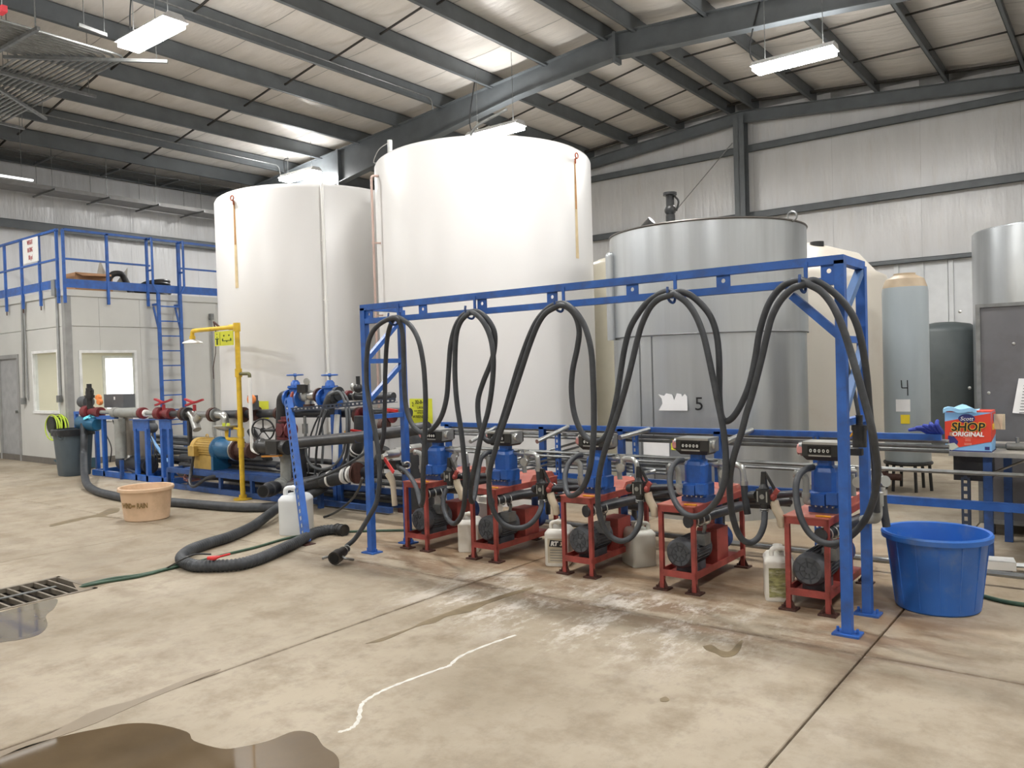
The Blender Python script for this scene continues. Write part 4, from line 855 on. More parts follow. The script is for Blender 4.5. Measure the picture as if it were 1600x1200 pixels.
# black product hoses lying under the carts
for i, (pts, r) in enumerate([([(-5.9, 6.5, .42), (-4.6, 6.45, .45), (-3.2, 6.4, .42), (-2.3, 6.4, .44)], .05), ([(-5.8, 6.3, .33), (-4.2, 6.25, .36), (-3.0, 6.3, .33)], .045), ([(-4.2, 6.2, .52), (-3.2, 6.15, .50), (-2.1, 6.2, .50)], .04)]):
    o = MB().tube(cr(pts), r, 12).build('supply_hose', blackp); rebase(o, pts[0]); tag(o, ['thick black supply hose low behind the carts', 'lower black supply hose behind the left three carts', 'upper black supply hose just behind the cart tables'][i], 'hose', 'black supply hoses behind the carts')
q = MB(); p = PY(640, 760, 6.45); q.lathe([(.16, 0), (.17, .05), (.17, .80), (.14, .88), (.05, .9)], (p.x+.1, 6.5, .05), 28); o = q.build('black_drum', blackp); rebase(o, (p.x+.1, 6.5, .05)); tag(o, 'black upright cylinder behind the leftmost red cart', 'drum'); q = MB(); q.box((p.x-.1, 6.35, 0), (p.x+.3, 6.65, .05)); q.build('foot', brown, o)
q = MB(); q.box((-5.15, 5.99+.02, .0), (-4.95, 6.2, .28)); q.box((-5.12, 6.03, .28), (-4.98, 6.16, .34)); o = q.build('white_tub', jw); rebase(o, (-5.05, 6.1, 0)); tag(o, 'small white tub on the floor behind the leftmost cart', 'tub')

# ================================================================ WORK TABLE at the right
TY0, TY1, TZ = 7.02, 8.0, .845
TX0 = PY(1482, 704, TY0).x
tt = thing('work_table', 'steel work table with pale top and blue legs at the right edge', 'table', (-.2, 7.5, 0))
q = MB(); q.box((TX0, TY0, TZ-.03), (1.2, TY1, TZ)); q.build('table_top', mat('worn_pale_top', 'aba69c', .45, .3, dirt='6f6a63', dscale=5, damt=.5), tt, False)
q = MB(); q.box((TX0, TY0-.004, TZ-.032), (1.2, TY0, TZ+.002)); q.build('edge_strip', steelc, tt, False)
for px, x1 in ((1545, 0), ): 
    x = PY(px, 800, TY0+.1).x
    q = MB(); q.box((x-.03, TY0+.07, 0), (x+.03, TY0+.12, TZ-.03)); q.build('leg', dblue, tt, False)
q = MB(); q.box((.9, TY0+.07, 0), (.96, TY0+.12, TZ-.03)); q.build('leg', dblue, tt, False)
for y in (TY1-.1,):
    for x in (TX0+.3, .9): q = MB(); q.box((x-.03, y, 0), (x+.03, y+.05, TZ-.03)); q.build('leg', dblue, tt, False)
q = MB(); a = PY(1508, 745, 7.05); slotted(tt, (a.x, 7.06, 0), (a.x, 7.06, TZ-.2), .06, mat('dark_slotted', '3a4252', .5, .3)); 
q = MB(); q.box((TX0+.02, 7.1, TZ-.23), (TX0+.26, 7.45, TZ-.03)); q.build('junction_box', black, tt, False)
q = MB(); q.tube([(TX0+.26, 7.2, TZ-.18), (-.6, 7.3, TZ-.05)], .01, 6); q.build('strut_wire', steel, tt)
# box of shop towels
bx0, bx1 = PY(1477, 698, 7.06), PY(1541, 703, 7.06)
bw, bh, bd = .315, .305, .24; bt = thing('towel_box', 'red and blue cardboard box of shop towels on the work table', 'box', (bx0.x+bw/2, 7.06+bd/2, TZ+.001))
X, Y, Z = bx0.x, 7.06, TZ+.001
cred = mat('box_red', 'cf3f2a', .5, var=.04); cblue = mat('box_light_blue', '7fb0dc', .5, var=.04); cnavy = mat('box_navy', '2b2f6e', .5)
q = MB(); q.box((X, Y, Z), (X+bw, Y+bd, Z+bh)); q.build('carton', cblue, bt, False)
def bp(pts, m, name, d=.0, par=bt): q = MB(); q.poly([(X+u*bw, Y-.001-d, Z+v*bh) for u, v in pts], (0, -.001, 0)); return q.build(name, m, par, False)
def bs(pts, m, name, d=.0): q = MB(); q.poly([(X+bw+.001+d, Y+u*bd, Z+v*bh) for u, v in pts], (.001, 0, 0)); return q.build(name, m, bt, False)
bp([(0, .0), (1, .0), (1, .03), (0, .03)], cnavy, 'bottom_band')
bp([(0, .30), (.28, .10), (1, .27), (1, .99), (0, .76)], cred, 'red_panel'); bs([(0, .27), (1, .42), (1, .99), (.1, .99), (0, .7)], cred, 'red_panel'); bs([(0, 0), (1, 0), (1, .03), (0, .03)], cnavy, 'bottom_band')
q = MB(); q.lathe([(.01, 0), (.05, 0), (.05, .001)], (X+.48*bw, Y-.003, Z+.84*bh), 24, (0, -1, 0)); 
for i, v in enumerate(q.v): q.v[i] = V((X+.48*bw+(v.x-(X+.48*bw))*1.15, v.y, Z+.84*bh+(v.z-(Z+.84*bh))*.7))
q.build('logo_oval', cnavy, bt); text('Scott', .042, (X+.48*bw, Y-.006, Z+.835*bh), 0, white, bt, shear=.2)
text('SHOP', .092, (X+.50*bw, Y-.0035, Z+.62*bh), 0, mat('box_yellow', 'e8c340', .5), bt, sx=.98, bold=.006, shear=.1); text('SHOP', .092, (X+.50*bw, Y-.006, Z+.62*bh), 0, ink, bt, sx=.98, bold=.002, shear=.1)
text('ORIGINAL', .047, (X+.50*bw, Y-.004, Z+.44*bh), 0, white, bt, bold=.0015, shear=.08)
for i, (w_, v) in enumerate(((.2, .36), (.12, .31), (.12, .27), (.16, .2), (.16, .17))): bp([(.5-w_/2, v), (.5+w_/2, v), (.5+w_/2, v+.018), (.5-w_/2, v+.018)], mat('box_pink_print', 'e0907c'), 'print_line', .001)
text('SHOP', .06, (X+bw+.004, Y+.5*bd, Z+.62*bh), math.pi/2, mat('box_yellow', 'e8c340'), bt, bold=.003); 
q = MB(); q.lathe([(.01, 0), (.03, 0), (.03, .001)], (X+bw+.003, Y+.5*bd, Z+.84*bh), 20, (1, 0, 0)); q.build('logo_oval', cnavy, bt)
# picture of a kneeling worker printed on the carton, kept plain
bp([(.10, .48), (.19, .50), (.21, .42), (.16, .37), (.10, .40)], mat('skin_print', 'b98a6e'), 'printed_picture', .001); bp([(.07, .40), (.2, .38), (.29, .25), (.25, .12), (.13, .13), (.06, .28)], cnavy, 'printed_picture', .001); bp([(.04, .18), (.2, .22), (.3, .12), (.15, .02), (.06, .05)], mat('print_grey', 'b7bcae'), 'printed_picture', .0015)
bp([(.86, .06), (.96, .06), (.96, .14), (.86, .14)], cnavy, 'printed_mark', .001)
q = MB(); q.poly([(X, Y, Z+bh), (X+bw*.55, Y, Z+bh), (X+bw*.5, Y+bd*.8, Z+bh)], (0, 0, .006)); q.poly([(X+bw*.4, Y+.02, Z+bh), (X+bw, Y+.0, Z+bh), (X+bw, Y+bd, Z+bh+.0), (X+.2, Y+bd, Z+bh)], (0, 0, .010)); q.build('lid_flap', cred, bt, False)
q = MB(); R_ = []
for i in range(9):
    s = i/8; R_.append([V((X-.01+.23*s, Y-.012+.0*s+j*.045, Z+bh+.018+.028*math.sin(3.1*s+.2)*(1 if j % 2 else .6)+.012*math.sin(9*s+j))) for j in range(5)])
vs2 = [p for r in R_ for p in r]; q.add(vs2, [(i*5+j, i*5+j+1, (i+1)*5+j+1, (i+1)*5+j) for i in range(8) for j in range(4)]); q.add([p-V((0, 0, .018)) for p in vs2], [(i*5+j, (i+1)*5+j, (i+1)*5+j+1, i*5+j+1) for i in range(8) for j in range(4)])
q.poly([vs2[i*5] for i in range(9)]+[vs2[i*5]-V((0, 0, .03)) for i in range(8, -1, -1)], (0, .004, 0))
o = q.build('blue_towel', mat('pale_blue_towel', '8fbfe0', .8, var=.06, bump=.3, bscale=20)); rebase(o, (X+.1, Y+.1, Z+bh)); tag(o, 'folded pale blue towel on top of the towel box', 'towel')
q = MB(); q.box((X+bw+.002, Y+.13, Z+.17), (X+bw+.06, Y+.14, Z+.28)); q.box((X+bw+.0, Y+.15, Z+.165), (X+bw+.075, Y+.155, Z+.285)); q.poly([(X+bw+.0, Y+.128, Z+.275), (X+bw+.01, Y+.128, Z+.285), (X+bw+.01, Y+.158, Z+.285), (X+bw, Y+.158, Z+.275)], (0, 0, .004)); o = q.build('tag_card', offw, None, False); rebase(o, (X+bw, Y+.14, Z+.2)); tag(o, 'small cream paper tags hooked on the side of the towel box', 'tag')
# blue gloves on the rail end
p = PY(1463, 668, RY+.3); q = MB()
for i in range(5): q.tube(cr([(-1.20+.02*i, 6.66, zt+.03), (-1.26+.03*i, 6.64-.01*i, zt+.06+.008*i), (-1.34+.05*i, 6.62, zt+.05+.02*i)]), [.02, .02, .02, .02, .02, .018, .018, .018, .016, .015, .014, .013, .01], 8)
q.ball((-1.17, 6.66, zt+.045), .045, 12, (1.4, .8, .6)); o = q.build('rubber_glove', mat('blue_glove', '2b3f9e', .45, var=.15)); rebase(o, (-1.2, 6.66, zt+.02)); tag(o, 'dark blue rubber glove draped on the right end of the blue rack', 'glove')
# metal fitting on the table
q = MB(); p = PY(1590, 695, 7.3); q.tube([(p.x-.15, 7.3, TZ+.03), (p.x-.08, 7.3, TZ+.03), (p.x-.07, 7.3, TZ+.03), (p.x+.05, 7.3, TZ+.03)], [.02, .02, .03, .03], 12); q.cyl((p.x+.0, 7.3, TZ+.03), (p.x, 7.3, TZ+.10), .014); o = q.build('pipe_fitting', steel); rebase(o, (p.x, 7.3, TZ)); tag(o, 'small steel pipe fitting lying on the work table', 'fitting')
# white block and wires on the floor
p = PZ(1556, 893, 0); q = MB(); q.box((p.x-.14, p.y-.08, .03), (p.x+.12, p.y+.1, .09), .2); q.build('x', white); o = bpy.data.objects['x']; o.name = 'white_block'; rebase(o, (p.x, p.y, 0)); tag(o, 'flat white block on the floor under the work table', 'block')
q = MB(); q.box((p.x-.12, p.y-.07, 0), (p.x+.1, p.y+.06, .03), .2); q.build('brush_pad', brown, o, False)
q = MB(); 
for i in range(4): q.tube(cr([(p.x+.1, p.y+.03*i-.04, .06), (p.x+.4, p.y+.1+.03*i, .05), (p.x+.9, p.y+.02*i+.2, .02+.02*i)]), .009, 6)
o = q.build('cable_bundle', steel); rebase(o, (p.x+.1, p.y, .05)); tag(o, 'thin wires running from the white block to the right edge', 'wire')

# ================================================================ BUCKETS AND BINS
def bucket(name, label, c, R0, R1, h, m, n=48, sx=1., rz=0., ribs=0):
    t = thing(name, label, 'bucket', c); q = MB(); th = .008; z = c[2]
    q.lathe([(.02, z+.0), (R0-.01, z), (R0, z+.01), (R1-.012, z+h-.05), (R1-.008, z+h-.045), (R1+.012, z+h-.042), (R1+.016, z+h-.012), (R1+.008, z+h), (R1-.01, z+h-.004), (R1-.016, z+h-.03), (R0-th, z+.02), (.02, z+.015)], (c[0], c[1], 0), n, sx=sx, rz=rz, cap=False)
    q.add([(c[0], c[1], z)], []); q.build('bucket_wall', m, t, ang=35); 
    if ribs:
        q = MB()
        for k in range(ribs):
            a = 2*math.pi*k/ribs; q.bar((c[0]+math.cos(a)*(R0+.001)*1.0, c[1]+math.sin(a)*(R0+.001), z+.03), (c[0]+math.cos(a)*(R1-.010), c[1]+math.sin(a)*(R1-.010), z+h-.05), .006, .006)
        q.build('mould_rib', m, t, False)
    return t
bbm = mat('blue_bucket_plastic', '2c66b8', .32, var=.12, scale=3, dirt='7c8fa3', dscale=5, damt=.35)
bucket('mixing_bucket', 'big round blue plastic bucket to the right of the gantry', (-.995, 5.66, 0), .245, .305, .485, bbm, ribs=14)
pbm = mat('peach_bucket_plastic', 'd6b899', .5, var=.1, scale=4, dirt='a98c6a', dscale=5, damt=.35)
pc = V((-8.93, 4.66, 0)); bk = bucket('oval_bucket', 'peach coloured bucket with WIND AND RAIN printed on it', (pc.x, pc.y, 0), .238, .285, .375, pbm)
bm_ = math.atan2(-pc.y, -pc.x)
p = pc+V((math.cos(bm_-.35), math.sin(bm_-.35), 0))*.262+V((0, 0, .18))
for s, o_ in (('WIND', -.84), ('AND', -.52), ('RAIN', -.17)):
    aa = bm_+o_; text(s, .08 if s != 'AND' else .028, pc+V((math.cos(aa)*.267, math.sin(aa)*.267, .185)), aa+math.pi/2, mat('olive_print', '7a6238', .7), bk, sx=.62, bold=.002)
# grey trash bin
p = PZ(107, 743, 0)+V((0, .1, 0)); t = thing('trash_bin', 'dark grey plastic trash bin with a black bag by the office corner', 'bin', (p.x, p.y, 0))
q = MB()
def sq(w, z, k=.3):
    P = []
    for i in range(24):
        a = 2*math.pi*i/24; c, s = math.cos(a), math.sin(a); f = 1/((abs(c)**4+abs(s)**4)**.25); P.append(V((p.x+c*f*w, p.y+s*f*w, z)))
    return P
q.rings([sq(.21, 0), sq(.22, .02), sq(.27, .72), sq(.29, .73), sq(.29, .77), sq(.275, .77), sq(.26, .70), sq(.21, .05)]); q.build('bin_wall', mat('slate_bin_plastic', '4a565e', .45, var=.08), t, ang=35)
q = MB(); q.rings([sq(.298, .68), sq(.298, .775), sq(.28, .79), sq(.24, .60), sq(.16, .45)]); q.build('bin_bag', mat('black_bag', '1c1e21', .3, bump=.6, bscale=14), t)
q = MB(); q.torus((p.x+.15, p.y-.26, .68), .045, .014, (.6, -.9, 0)); q.build('handle', mat('slate_bin_plastic', '4a565e'), t)
p2 = PZ(88, 735, 0); q = MB(); q.poly([p2+V((-.35, .1, .16)), p2+V((.25, .2, .2)), p2+V((.25, .2, .02)), p2+V((.1, .1, .0))], (.2, .35, 0)); q.bar(p2+V((.1, .3, .15)), p2+V((.05, .45, .62)), .08, .03); o = q.build('dustpan', mat('teal_dustpan', '33515e', .5)); rebase(o, p2); tag(o, 'dark teal dustpan on the floor left of the trash bin', 'dustpan')
# coil of yellow hose on the office wall
hx = PY(93, 665, OY-.1); t = thing('hose_reel', 'coil of bright yellow-green air hose hung on the office wall above the bin', 'hose reel', (hx.x, OY, hx.z))
q = MB(); q.cyl((hx.x-.1, OY, hx.z+.02), (hx.x-.1, OY-.22, hx.z+.02), .16); q.build('reel_drum', black, t)
q = MB()
for i in range(9): 
    rr_ = .20+.012*(i % 3); q.torus((hx.x+.0+random.uniform(-.04, .04), OY-.04-.022*i, hx.z-.03-.02*(i % 2)), rr_*1.05, .011, (random.uniform(-.15, .15), 1, random.uniform(-.1, .1)), 28, 6)
q.tube(cr([(hx.x-.2, OY-.1, hx.z-.1), (hx.x-.1, OY-.1, hx.z-.45), (hx.x-.12, OY-.08, hx.z-.7)]), .011, 6)
q.build('hose_coil', mat('yellow_green_hose', 'b7cf3c', .4), t)

# ================================================================ FLOOR: drain, puddles, hoses, cracks
dr_ = thing('floor_drain', 'steel grating over the trench drain at the left edge', 'drain', ((DX0+DX1)/2, 1.5, 0))
pit = mat('drain_pit', '3a3530', .8)
q = MB(); q.box((DX0+.001, DY0+.001, -.30), (DX1-.001, DY1-.001, -.28)); q.box((DX0+.001, DY0, -.28), (DX0+.012, DY1, -.03)); q.box((DX1-.012, DY0, -.28), (DX1-.001, DY1, -.03)); q.box((DX0, DY1-.012, -.28), (DX1, DY1-.001, -.03)); q.build('pit', pit, dr_, False)
gm = mat('grating_steel', '8b8376', .45, .5, var=.2, scale=12, dirt='6b5a45', dscale=9, damt=.5)
q = MB(); 
for a, b_ in (((DX0, DY0, -.03), (DX0+.035, DY1, .004)), ((DX1-.035, DY0, -.03), (DX1, DY1, .004)), ((DX0, DY1-.03, -.03), (DX1, DY1, .004)), ((DX0, DY0, -.03), (DX1, DY0+.03, .004))): q.box(a, b_)
q.build('rim', gm, dr_, False)
y = DY1-.10
while y > DY0+.05:
    q = MB(); q.box((DX0+.035, y-.009, -.035), (DX1-.035, y+.009, .0)); q.build('grating_bar', gm, dr_, False); y -= .098
q = MB(); q.box((-6.665, 1.9, 0), (-6.625, 2.72, .006)); q.box((-6.665, -.5, 0), (-6.625, 1.2, .006)); q.build('tie_strip', steel, dr_, False)
# puddles
def puddle(name, label, px, m, z=.0016):
    P = [PZ(x, y) for x, y in px]; C = cr(P+[P[0]], 4)[:-1]; q = MB(); q.poly([(p.x, p.y, .0002) for p in C], (0, 0, z)); o = q.build(name, m, None, False)
    c = sum((p for p in C), V())/len(C); rebase(o, (c.x, c.y, 0)); tag(o, label, 'puddle'); return o
wet = mat('brown_water', '5d4f3c', .04, var=.2, scale=2.2, spec=.5); wet2 = mat('grey_water', '6a6254', .05, var=.2, scale=2)
damp = mat('damp_concrete', '857866', .38, var=.12, scale=3)
puddle('puddle', 'large brown puddle in the bottom left foreground', [(0, 1184), (45, 1165), (110, 1148), (155, 1139), (200, 1131), (245, 1132), (292, 1144), (303, 1158), (345, 1170), (375, 1168), (420, 1158), (460, 1143), (490, 1147), (505, 1166), (525, 1180), (530, 1200), (520, 1260), (300, 1420), (-300, 1420), (-340, 1262)], wet)
puddle('puddle', 'shallow puddle beside the floor drain', [(DX1 and 0, 957), (50, 944), (88, 936), (85, 950), (72, 962), (74, 978), (60, 992), (30, 1000), (0, 1004), (-90, 1020), (-90, 985)], wet2)
puddle('damp_patch', 'damp streak along the sawn joint at the lower left', [(-60, 1196), (30, 1164), (80, 1146), (140, 1114), (170, 1104), (215, 1092), (300, 1058), (345, 1046), (300, 1066), (240, 1090), (190, 1112), (150, 1130), (90, 1152), (10, 1180), (-50, 1204)], damp)
puddle('damp_patch', 'small damp patch where the green hose leaves the drain', [(112, 907), (150, 901), (190, 896), (210, 898), (200, 904), (165, 913), (130, 925), (118, 918)], damp)
puddle('damp_patch', 'dark streak on the concrete before the middle carts', [(571, 1006), (620, 989), (645, 980), (660, 972), (700, 957), (730, 946), (760, 938), (790, 928), (830, 918), (828, 921), (790, 934), (760, 944), (735, 956), (700, 963), (680, 973), (650, 980), (600, 1001)], mat('dark_stain', '76684f', .5, var=.25, scale=9))
puddle('damp_patch', 'thin dark damp line on the floor left of the peach bucket', [(78, 820), (110, 812), (150, 804), (170, 795), (186, 794), (184, 800), (165, 806), (190, 810), (150, 808), (112, 816), (80, 823)], mat('dark_stain', '7d705c'))
puddle('damp_patch', 'small dark splash below the fourth red cart on the bare concrete', [(1098, 1010), (1112, 1008), (1125, 1016), (1140, 1018), (1152, 1006), (1160, 1000), (1158, 1012), (1148, 1024), (1130, 1027), (1118, 1021), (1104, 1016)], mat('dark_stain', '7d705c'))
puddle('damp_patch', 'small round dark spot on the foreground concrete at the right', [(1031, 1092), (1040, 1089), (1046, 1094), (1040, 1097), (1032, 1096)], mat('dark_stain', '7d705c'))
# white residue line
pts = [PZ(x, y, .001) for x, y in ((528, 1144), (548, 1138), (560, 1125), (564, 1103), (575, 1092), (600, 1078), (640, 1062), (690, 1044), (702, 1040), (720, 1025), (760, 1008), (806, 992))]
C = cr(pts, 5); q = MB(); n = len(C)
for i in range(n-1):
    w0, w1 = .006+.008*math.sin(i*1.3)**2, .006+.008*math.sin((i+1)*1.3)**2; d = (C[i+1]-C[i]).normalized(); s = V((-d.y, d.x, 0)); q.add([C[i]-s*w0, C[i]+s*w0, C[i+1]+s*w1, C[i+1]-s*w1], [(0, 1, 2, 3)])
o = q.build('residue_line', mat('white_residue', 'cfcdc6', .8, var=.15, scale=30), None, False); rebase(o, (C[20].x, C[20].y, 0)); tag(o, 'thin wavy white residue line on the foreground concrete', 'stain')
# green garden hoses
def ground_hose(name, label, px, r, m, z=None, cat='hose', k=6, zs=None):
    P = [PZ(q[0], q[1], (q[2] if len(q) > 2 else r)) for q in px]; o = MB().tube(cr(P, k), r, 10).build(name, m); rebase(o, (P[0].x, P[0].y, P[0].z-r)); tag(o, label, cat); return o
ground_hose('garden_hose', 'green garden hose running from the drain across the floor to the gantry', [(120, 920, -.02), (135, 915), (165, 909), (215, 901), (255, 891), (300, 880), (345, 868), (400, 855), (445, 842), (480, 836), (540, 831), (600, 829), (660, 828), (720, 826)], .012, green)
ground_hose('garden_hose', 'second green hose lying beside the first near the drain', [(122, 917, -.02), (140, 912), (175, 904), (220, 898), (262, 888), (290, 877), (300, 880)], .012, green)
ground_hose('garden_hose', 'green hose on the floor at the right edge by the blue bucket', [(1490, 922), (1530, 930), (1570, 940), (1620, 948), (1700, 962)], .014, green)
ground_hose('extension_lead', 'thin black cord crossing the corrugated hose', [(225, 899), (255, 890), (285, 874, .11), (305, 866, .13), (330, 866, .12)], .007, black)
q = MB(); p = PZ(335, 872, .12); q.tube([p+V((-.05, -.03, .0)), p, p+V((.03, .03, .01))], [.014, .02, .010], 8); q.tube([p+V((.03, .03, .01)), p+V((.10, .08, .03))], .009, 6); o = q.build('spray_nozzle', redh); rebase(o, p+V((0, 0, -.02))); tag(o, 'small red spray nozzle resting on the corrugated hose', 'nozzle')
# big corrugated suction hose, ridged where the photo shows ridges
def corr(name, label, pts, r, k=14, amp=.008, ribs=True, m=rubber):
    P0 = cr(pts, k); L = [0]
    for a, b_ in zip(P0, P0[1:]): L.append(L[-1]+(b_-a).length)
    P = []; st = .0085 if ribs else .04; n = int(L[-1]/st); j_ = 0
    for i in range(n+1):
        d = L[-1]*i/n
        while j_ < len(L)-2 and L[j_+1] < d: j_ += 1
        P.append(P0[j_].lerp(P0[j_+1], (d-L[j_])/max(1e-6, L[j_+1]-L[j_])))
    rr_ = [r-(amp*(1 if i/n > .52 else .25)*(.5+.5*math.cos(i*math.pi*.5)) if ribs else 0) for i in range(n+1)]
    o = MB().tube(P, rr_, 14).build(name, m, None, True, 80); rebase(o, (P[len(P)//2].x, P[len(P)//2].y, 0)); tag(o, label, 'hose'); return o
r = .052
corr('suction_hose', 'thick ridged black suction hose making a U turn on the floor before the pumps', [PY(452, 770, 5.9), PY(440, 788, 5.6), PY(420, 804, 5.2), PZ(395, 822, r), PZ(360, 838, r), PZ(325, 849, r), PZ(296, 860, r), PZ(283, 873, r), PZ(300, 883, r), PZ(330, 884, r), PZ(370, 882, r), PZ(405, 873, r), PZ(440, 858, r), PZ(470, 844, r), PZ(490, 833, r), PZ(510, 828, r), PZ(530, 827, r)], r)
q = MB(); a, b_ = PZ(527, 827, r), PZ(538, 829, r); q.cyl(a, b_, .054); q.torus(a, .054, .006, b_-a); q.torus((a+b_)/2, .055, .005, b_-a); q.torus(b_, .056, .006, b_-a); o = q.build('hose_end_collar', black); rebase(o, (a.x, a.y, 0)); tag(o, 'black clamp collar on the open end of the ridged suction hose', 'coupling')
corr('suction_hose', 'long thick black hose from the blue meter pump passing behind the peach bucket', [PY(131, 662, 6.25), PY(131, 690, 6.2), PY(131, 718, 6.1), PZ(134, 752, .1), PZ(148, 766, r), PZ(175, 774, r), PZ(215, 781, r), PZ(260, 784, r), PZ(310, 788, r), PZ(360, 792, r), PZ(405, 793, r), PZ(445, 790, r), PY(470, 780, 5.9), PY(500, 765, 6.0), PY(512, 755, 6.2)], .055, ribs=False)
ground_hose('drop_hose', 'thin black hose with a small fitting hanging at the left of the gantry', [(566, 747, .55), (560, 765, .40), (548, 782, .25), (530, 797, .12), (515, 805, .03), (506, 808, .02)], .013, black)
# ================================================================ GUARD RAIL on the office roof, ladder
rail = thing('guard_rail', 'blue guard rail around the flat roof of the office', 'railing', (OX, OY, OH))
RT, RM, RB = 4.41, 3.87, 3.42
def gb(name, a, b, w=.045, h=None, par=rail): q = MB(); q.bar(a, b, w, h or w); return q.build(name, blue, par, False)
rx, ry = OX+.06, OY-.06
ys_ = PX(101, 400, rx).y
gb('top_rail', (XE+.1, ry, RT), (rx-.12, ry, RT)); gb('mid_rail', (XE+.1, ry, RM), (rx-.12, ry, RM), .035)
gb('toe_board', (XE+.1, ry, RB), (rx-.12, ry, RB), .01, .16); gb('toe_board', (rx, ys_, RB), (rx, 12.9, RB), .01, .16)
lad0, lad1 = PX(237, 450, OX+.1).y, PX(282, 450, OX+.1).y
gb('top_rail', (rx, ys_, RT), (rx, 12.9, RT)); gb('mid_rail', (rx, ys_, RM), (rx, lad0, RM), .035); gb('mid_rail', (rx, lad1, RM), (rx, 12.9, RM), .035)
for px in (7, 33, 61, 89): p = PY(px, 400, ry); gb('post', (p.x, ry, OH-.20), (p.x, ry, RT))
for px in (99, 167, 229, 341): p = PX(px, 400, rx); gb('post', (rx, p.y, OH-.20), (rx, p.y, RT)); 
gb('post', (rx, lad1, OH-.2), (rx, lad1, RT), .06)
for px in (7, 33, 61): 
    p = PY(px, 400, ry); q = MB(); q.cyl((p.x, ry, OH-.28), (p.x, ry, OH-.2), .012, n=6); q.build('anchor_bolt', brown, rail)
sg = thing('weight_sign', 'white sign with red lettering WEIGHT RATING 100 psf on the blue rail', 'sign', PY(47, 395, ry-.03))
a, b_ = PY(37, 413, ry-.035), PY(59, 376, ry-.035); q = MB(); q.box((a.x, ry-.04, a.z), (b_.x, ry-.03, RT-.03)); q.build('board', white, sg, False)
cx_ = (a.x+b_.x)/2; hh = RT-.03-a.z; rl = mat('red_lettering', 'b03a40', .5)
for s, f in (('WEIGHT', .82), ('RATING', .51), ('100 psf', .2)): text(s, hh*.27, (cx_, ry-.045, a.z+hh*f), 0, rl, sg, sx=.52, bold=.0)
# ladder
ly0, ly1 = PX(251, 560, OX+.22).y, PX(285, 560, OX+.22).y; lx = OX+.22
ld = thing('ladder', 'blue steel ladder up to the office roof', 'ladder', (lx, (ly0+ly1)/2, 0))
for y in (ly0, ly1):
    gb('side_rail', (lx, y, 0), (lx, y, OH+.05), .05, .06, ld)
    s = -1 if y == ly0 else 1; o_ = s*.10
    q = MB(); q.tube(arc3([(lx, y, OH+.05), (lx, y+o_, OH+.22), (lx, y+o_, RT+.0)], .03, 3), .024, 8); q.tube([(lx, y+o_, RT), (OX+.06, y+o_, RT-.02)], .02, 8); q.tube([(lx, y+o_, RM-.1), (OX+.06, y+o_, RM-.1)], .02, 8); q.build('grab_rail', blue, ld)
    gb('stand_off', (lx, y, OH-.16), (OX, y, OH-.16), .04, .04, ld); gb('bracket', (lx, y, OH-.75), (OX+.02, y, OH-.2), .03, .03, ld)
z = .35
while z < OH: gb('rung', (lx, ly0, z), (lx, ly1, z), .025, .025, ld); z += .3
# things lying on the office roof
cb = mat('cardboard', 'b08662', .7, var=.1)
a = PX(114, 441, OX-.5); c = a.y; q = MB(); q.box((OX-.9, c, OH+.04), (OX-.4, c+.72, OH+.44)); q.poly([(OX-.4, c, OH+.44), (OX-.4, c+.7, OH+.44), (OX-.2, c+.6, OH+.38), (OX-.2, c+.05, OH+.36)], (0, 0, .006)); o = q.build('cardboard_box', cb, None, False); rebase(o, (OX-.65, c+.3, OH+.04)); tag(o, 'low brown cardboard box on the office roof behind the rail', 'box')
q = MB(); c2 = PX(152, 440, OX-.5).y; q.poly([(OX-.5, c2-.1, OH+.05), (OX-.5, c2+.35, OH+.05), (OX-.45, c2+.05, OH+.72)], (-.01, 0, 0)); q.poly([(OX-.55, c2+.2, OH+.05), (OX-.55, c2+.6, OH+.05), (OX-.5, c2+.62, OH+.62)], (-.01, 0, 0)); o = q.build('torn_board', mat('pale_board', 'b9b5aa', .7), None, False); rebase(o, (OX-.5, c2, OH+.04)); tag(o, 'pale torn board leaning behind the cardboard box', 'board')
q = MB(); c3 = PX(181, 440, OX-.45).y; q.tube(cr([(OX-.45, c3-.2, OH+.06), (OX-.45, c3-.1, OH+.42), (OX-.45, c3+.1, OH+.48), (OX-.45, c3+.2, OH+.35), (OX-.4, c3+.28, OH+.08)]), .06, 10); o = q.build('black_bag', black); rebase(o, (OX-.45, c3, OH+.04)); tag(o, 'crumpled black bag at the right of the cardboard box', 'bag')
q = MB(); c4_ = (lad0+lad1)/2
for i in range(6): q.torus((OX-.5, c4_+.02*i, OH+.09+.05*i), .36-.02*i, .035, (.15*math.sin(i), .1*math.cos(i*2), 1), 26, 8)
o = q.build('hose_coil', black); rebase(o, (OX-.5, c4_, OH+.04)); tag(o, 'coil of thick black hose on the office roof behind the ladder', 'hose')
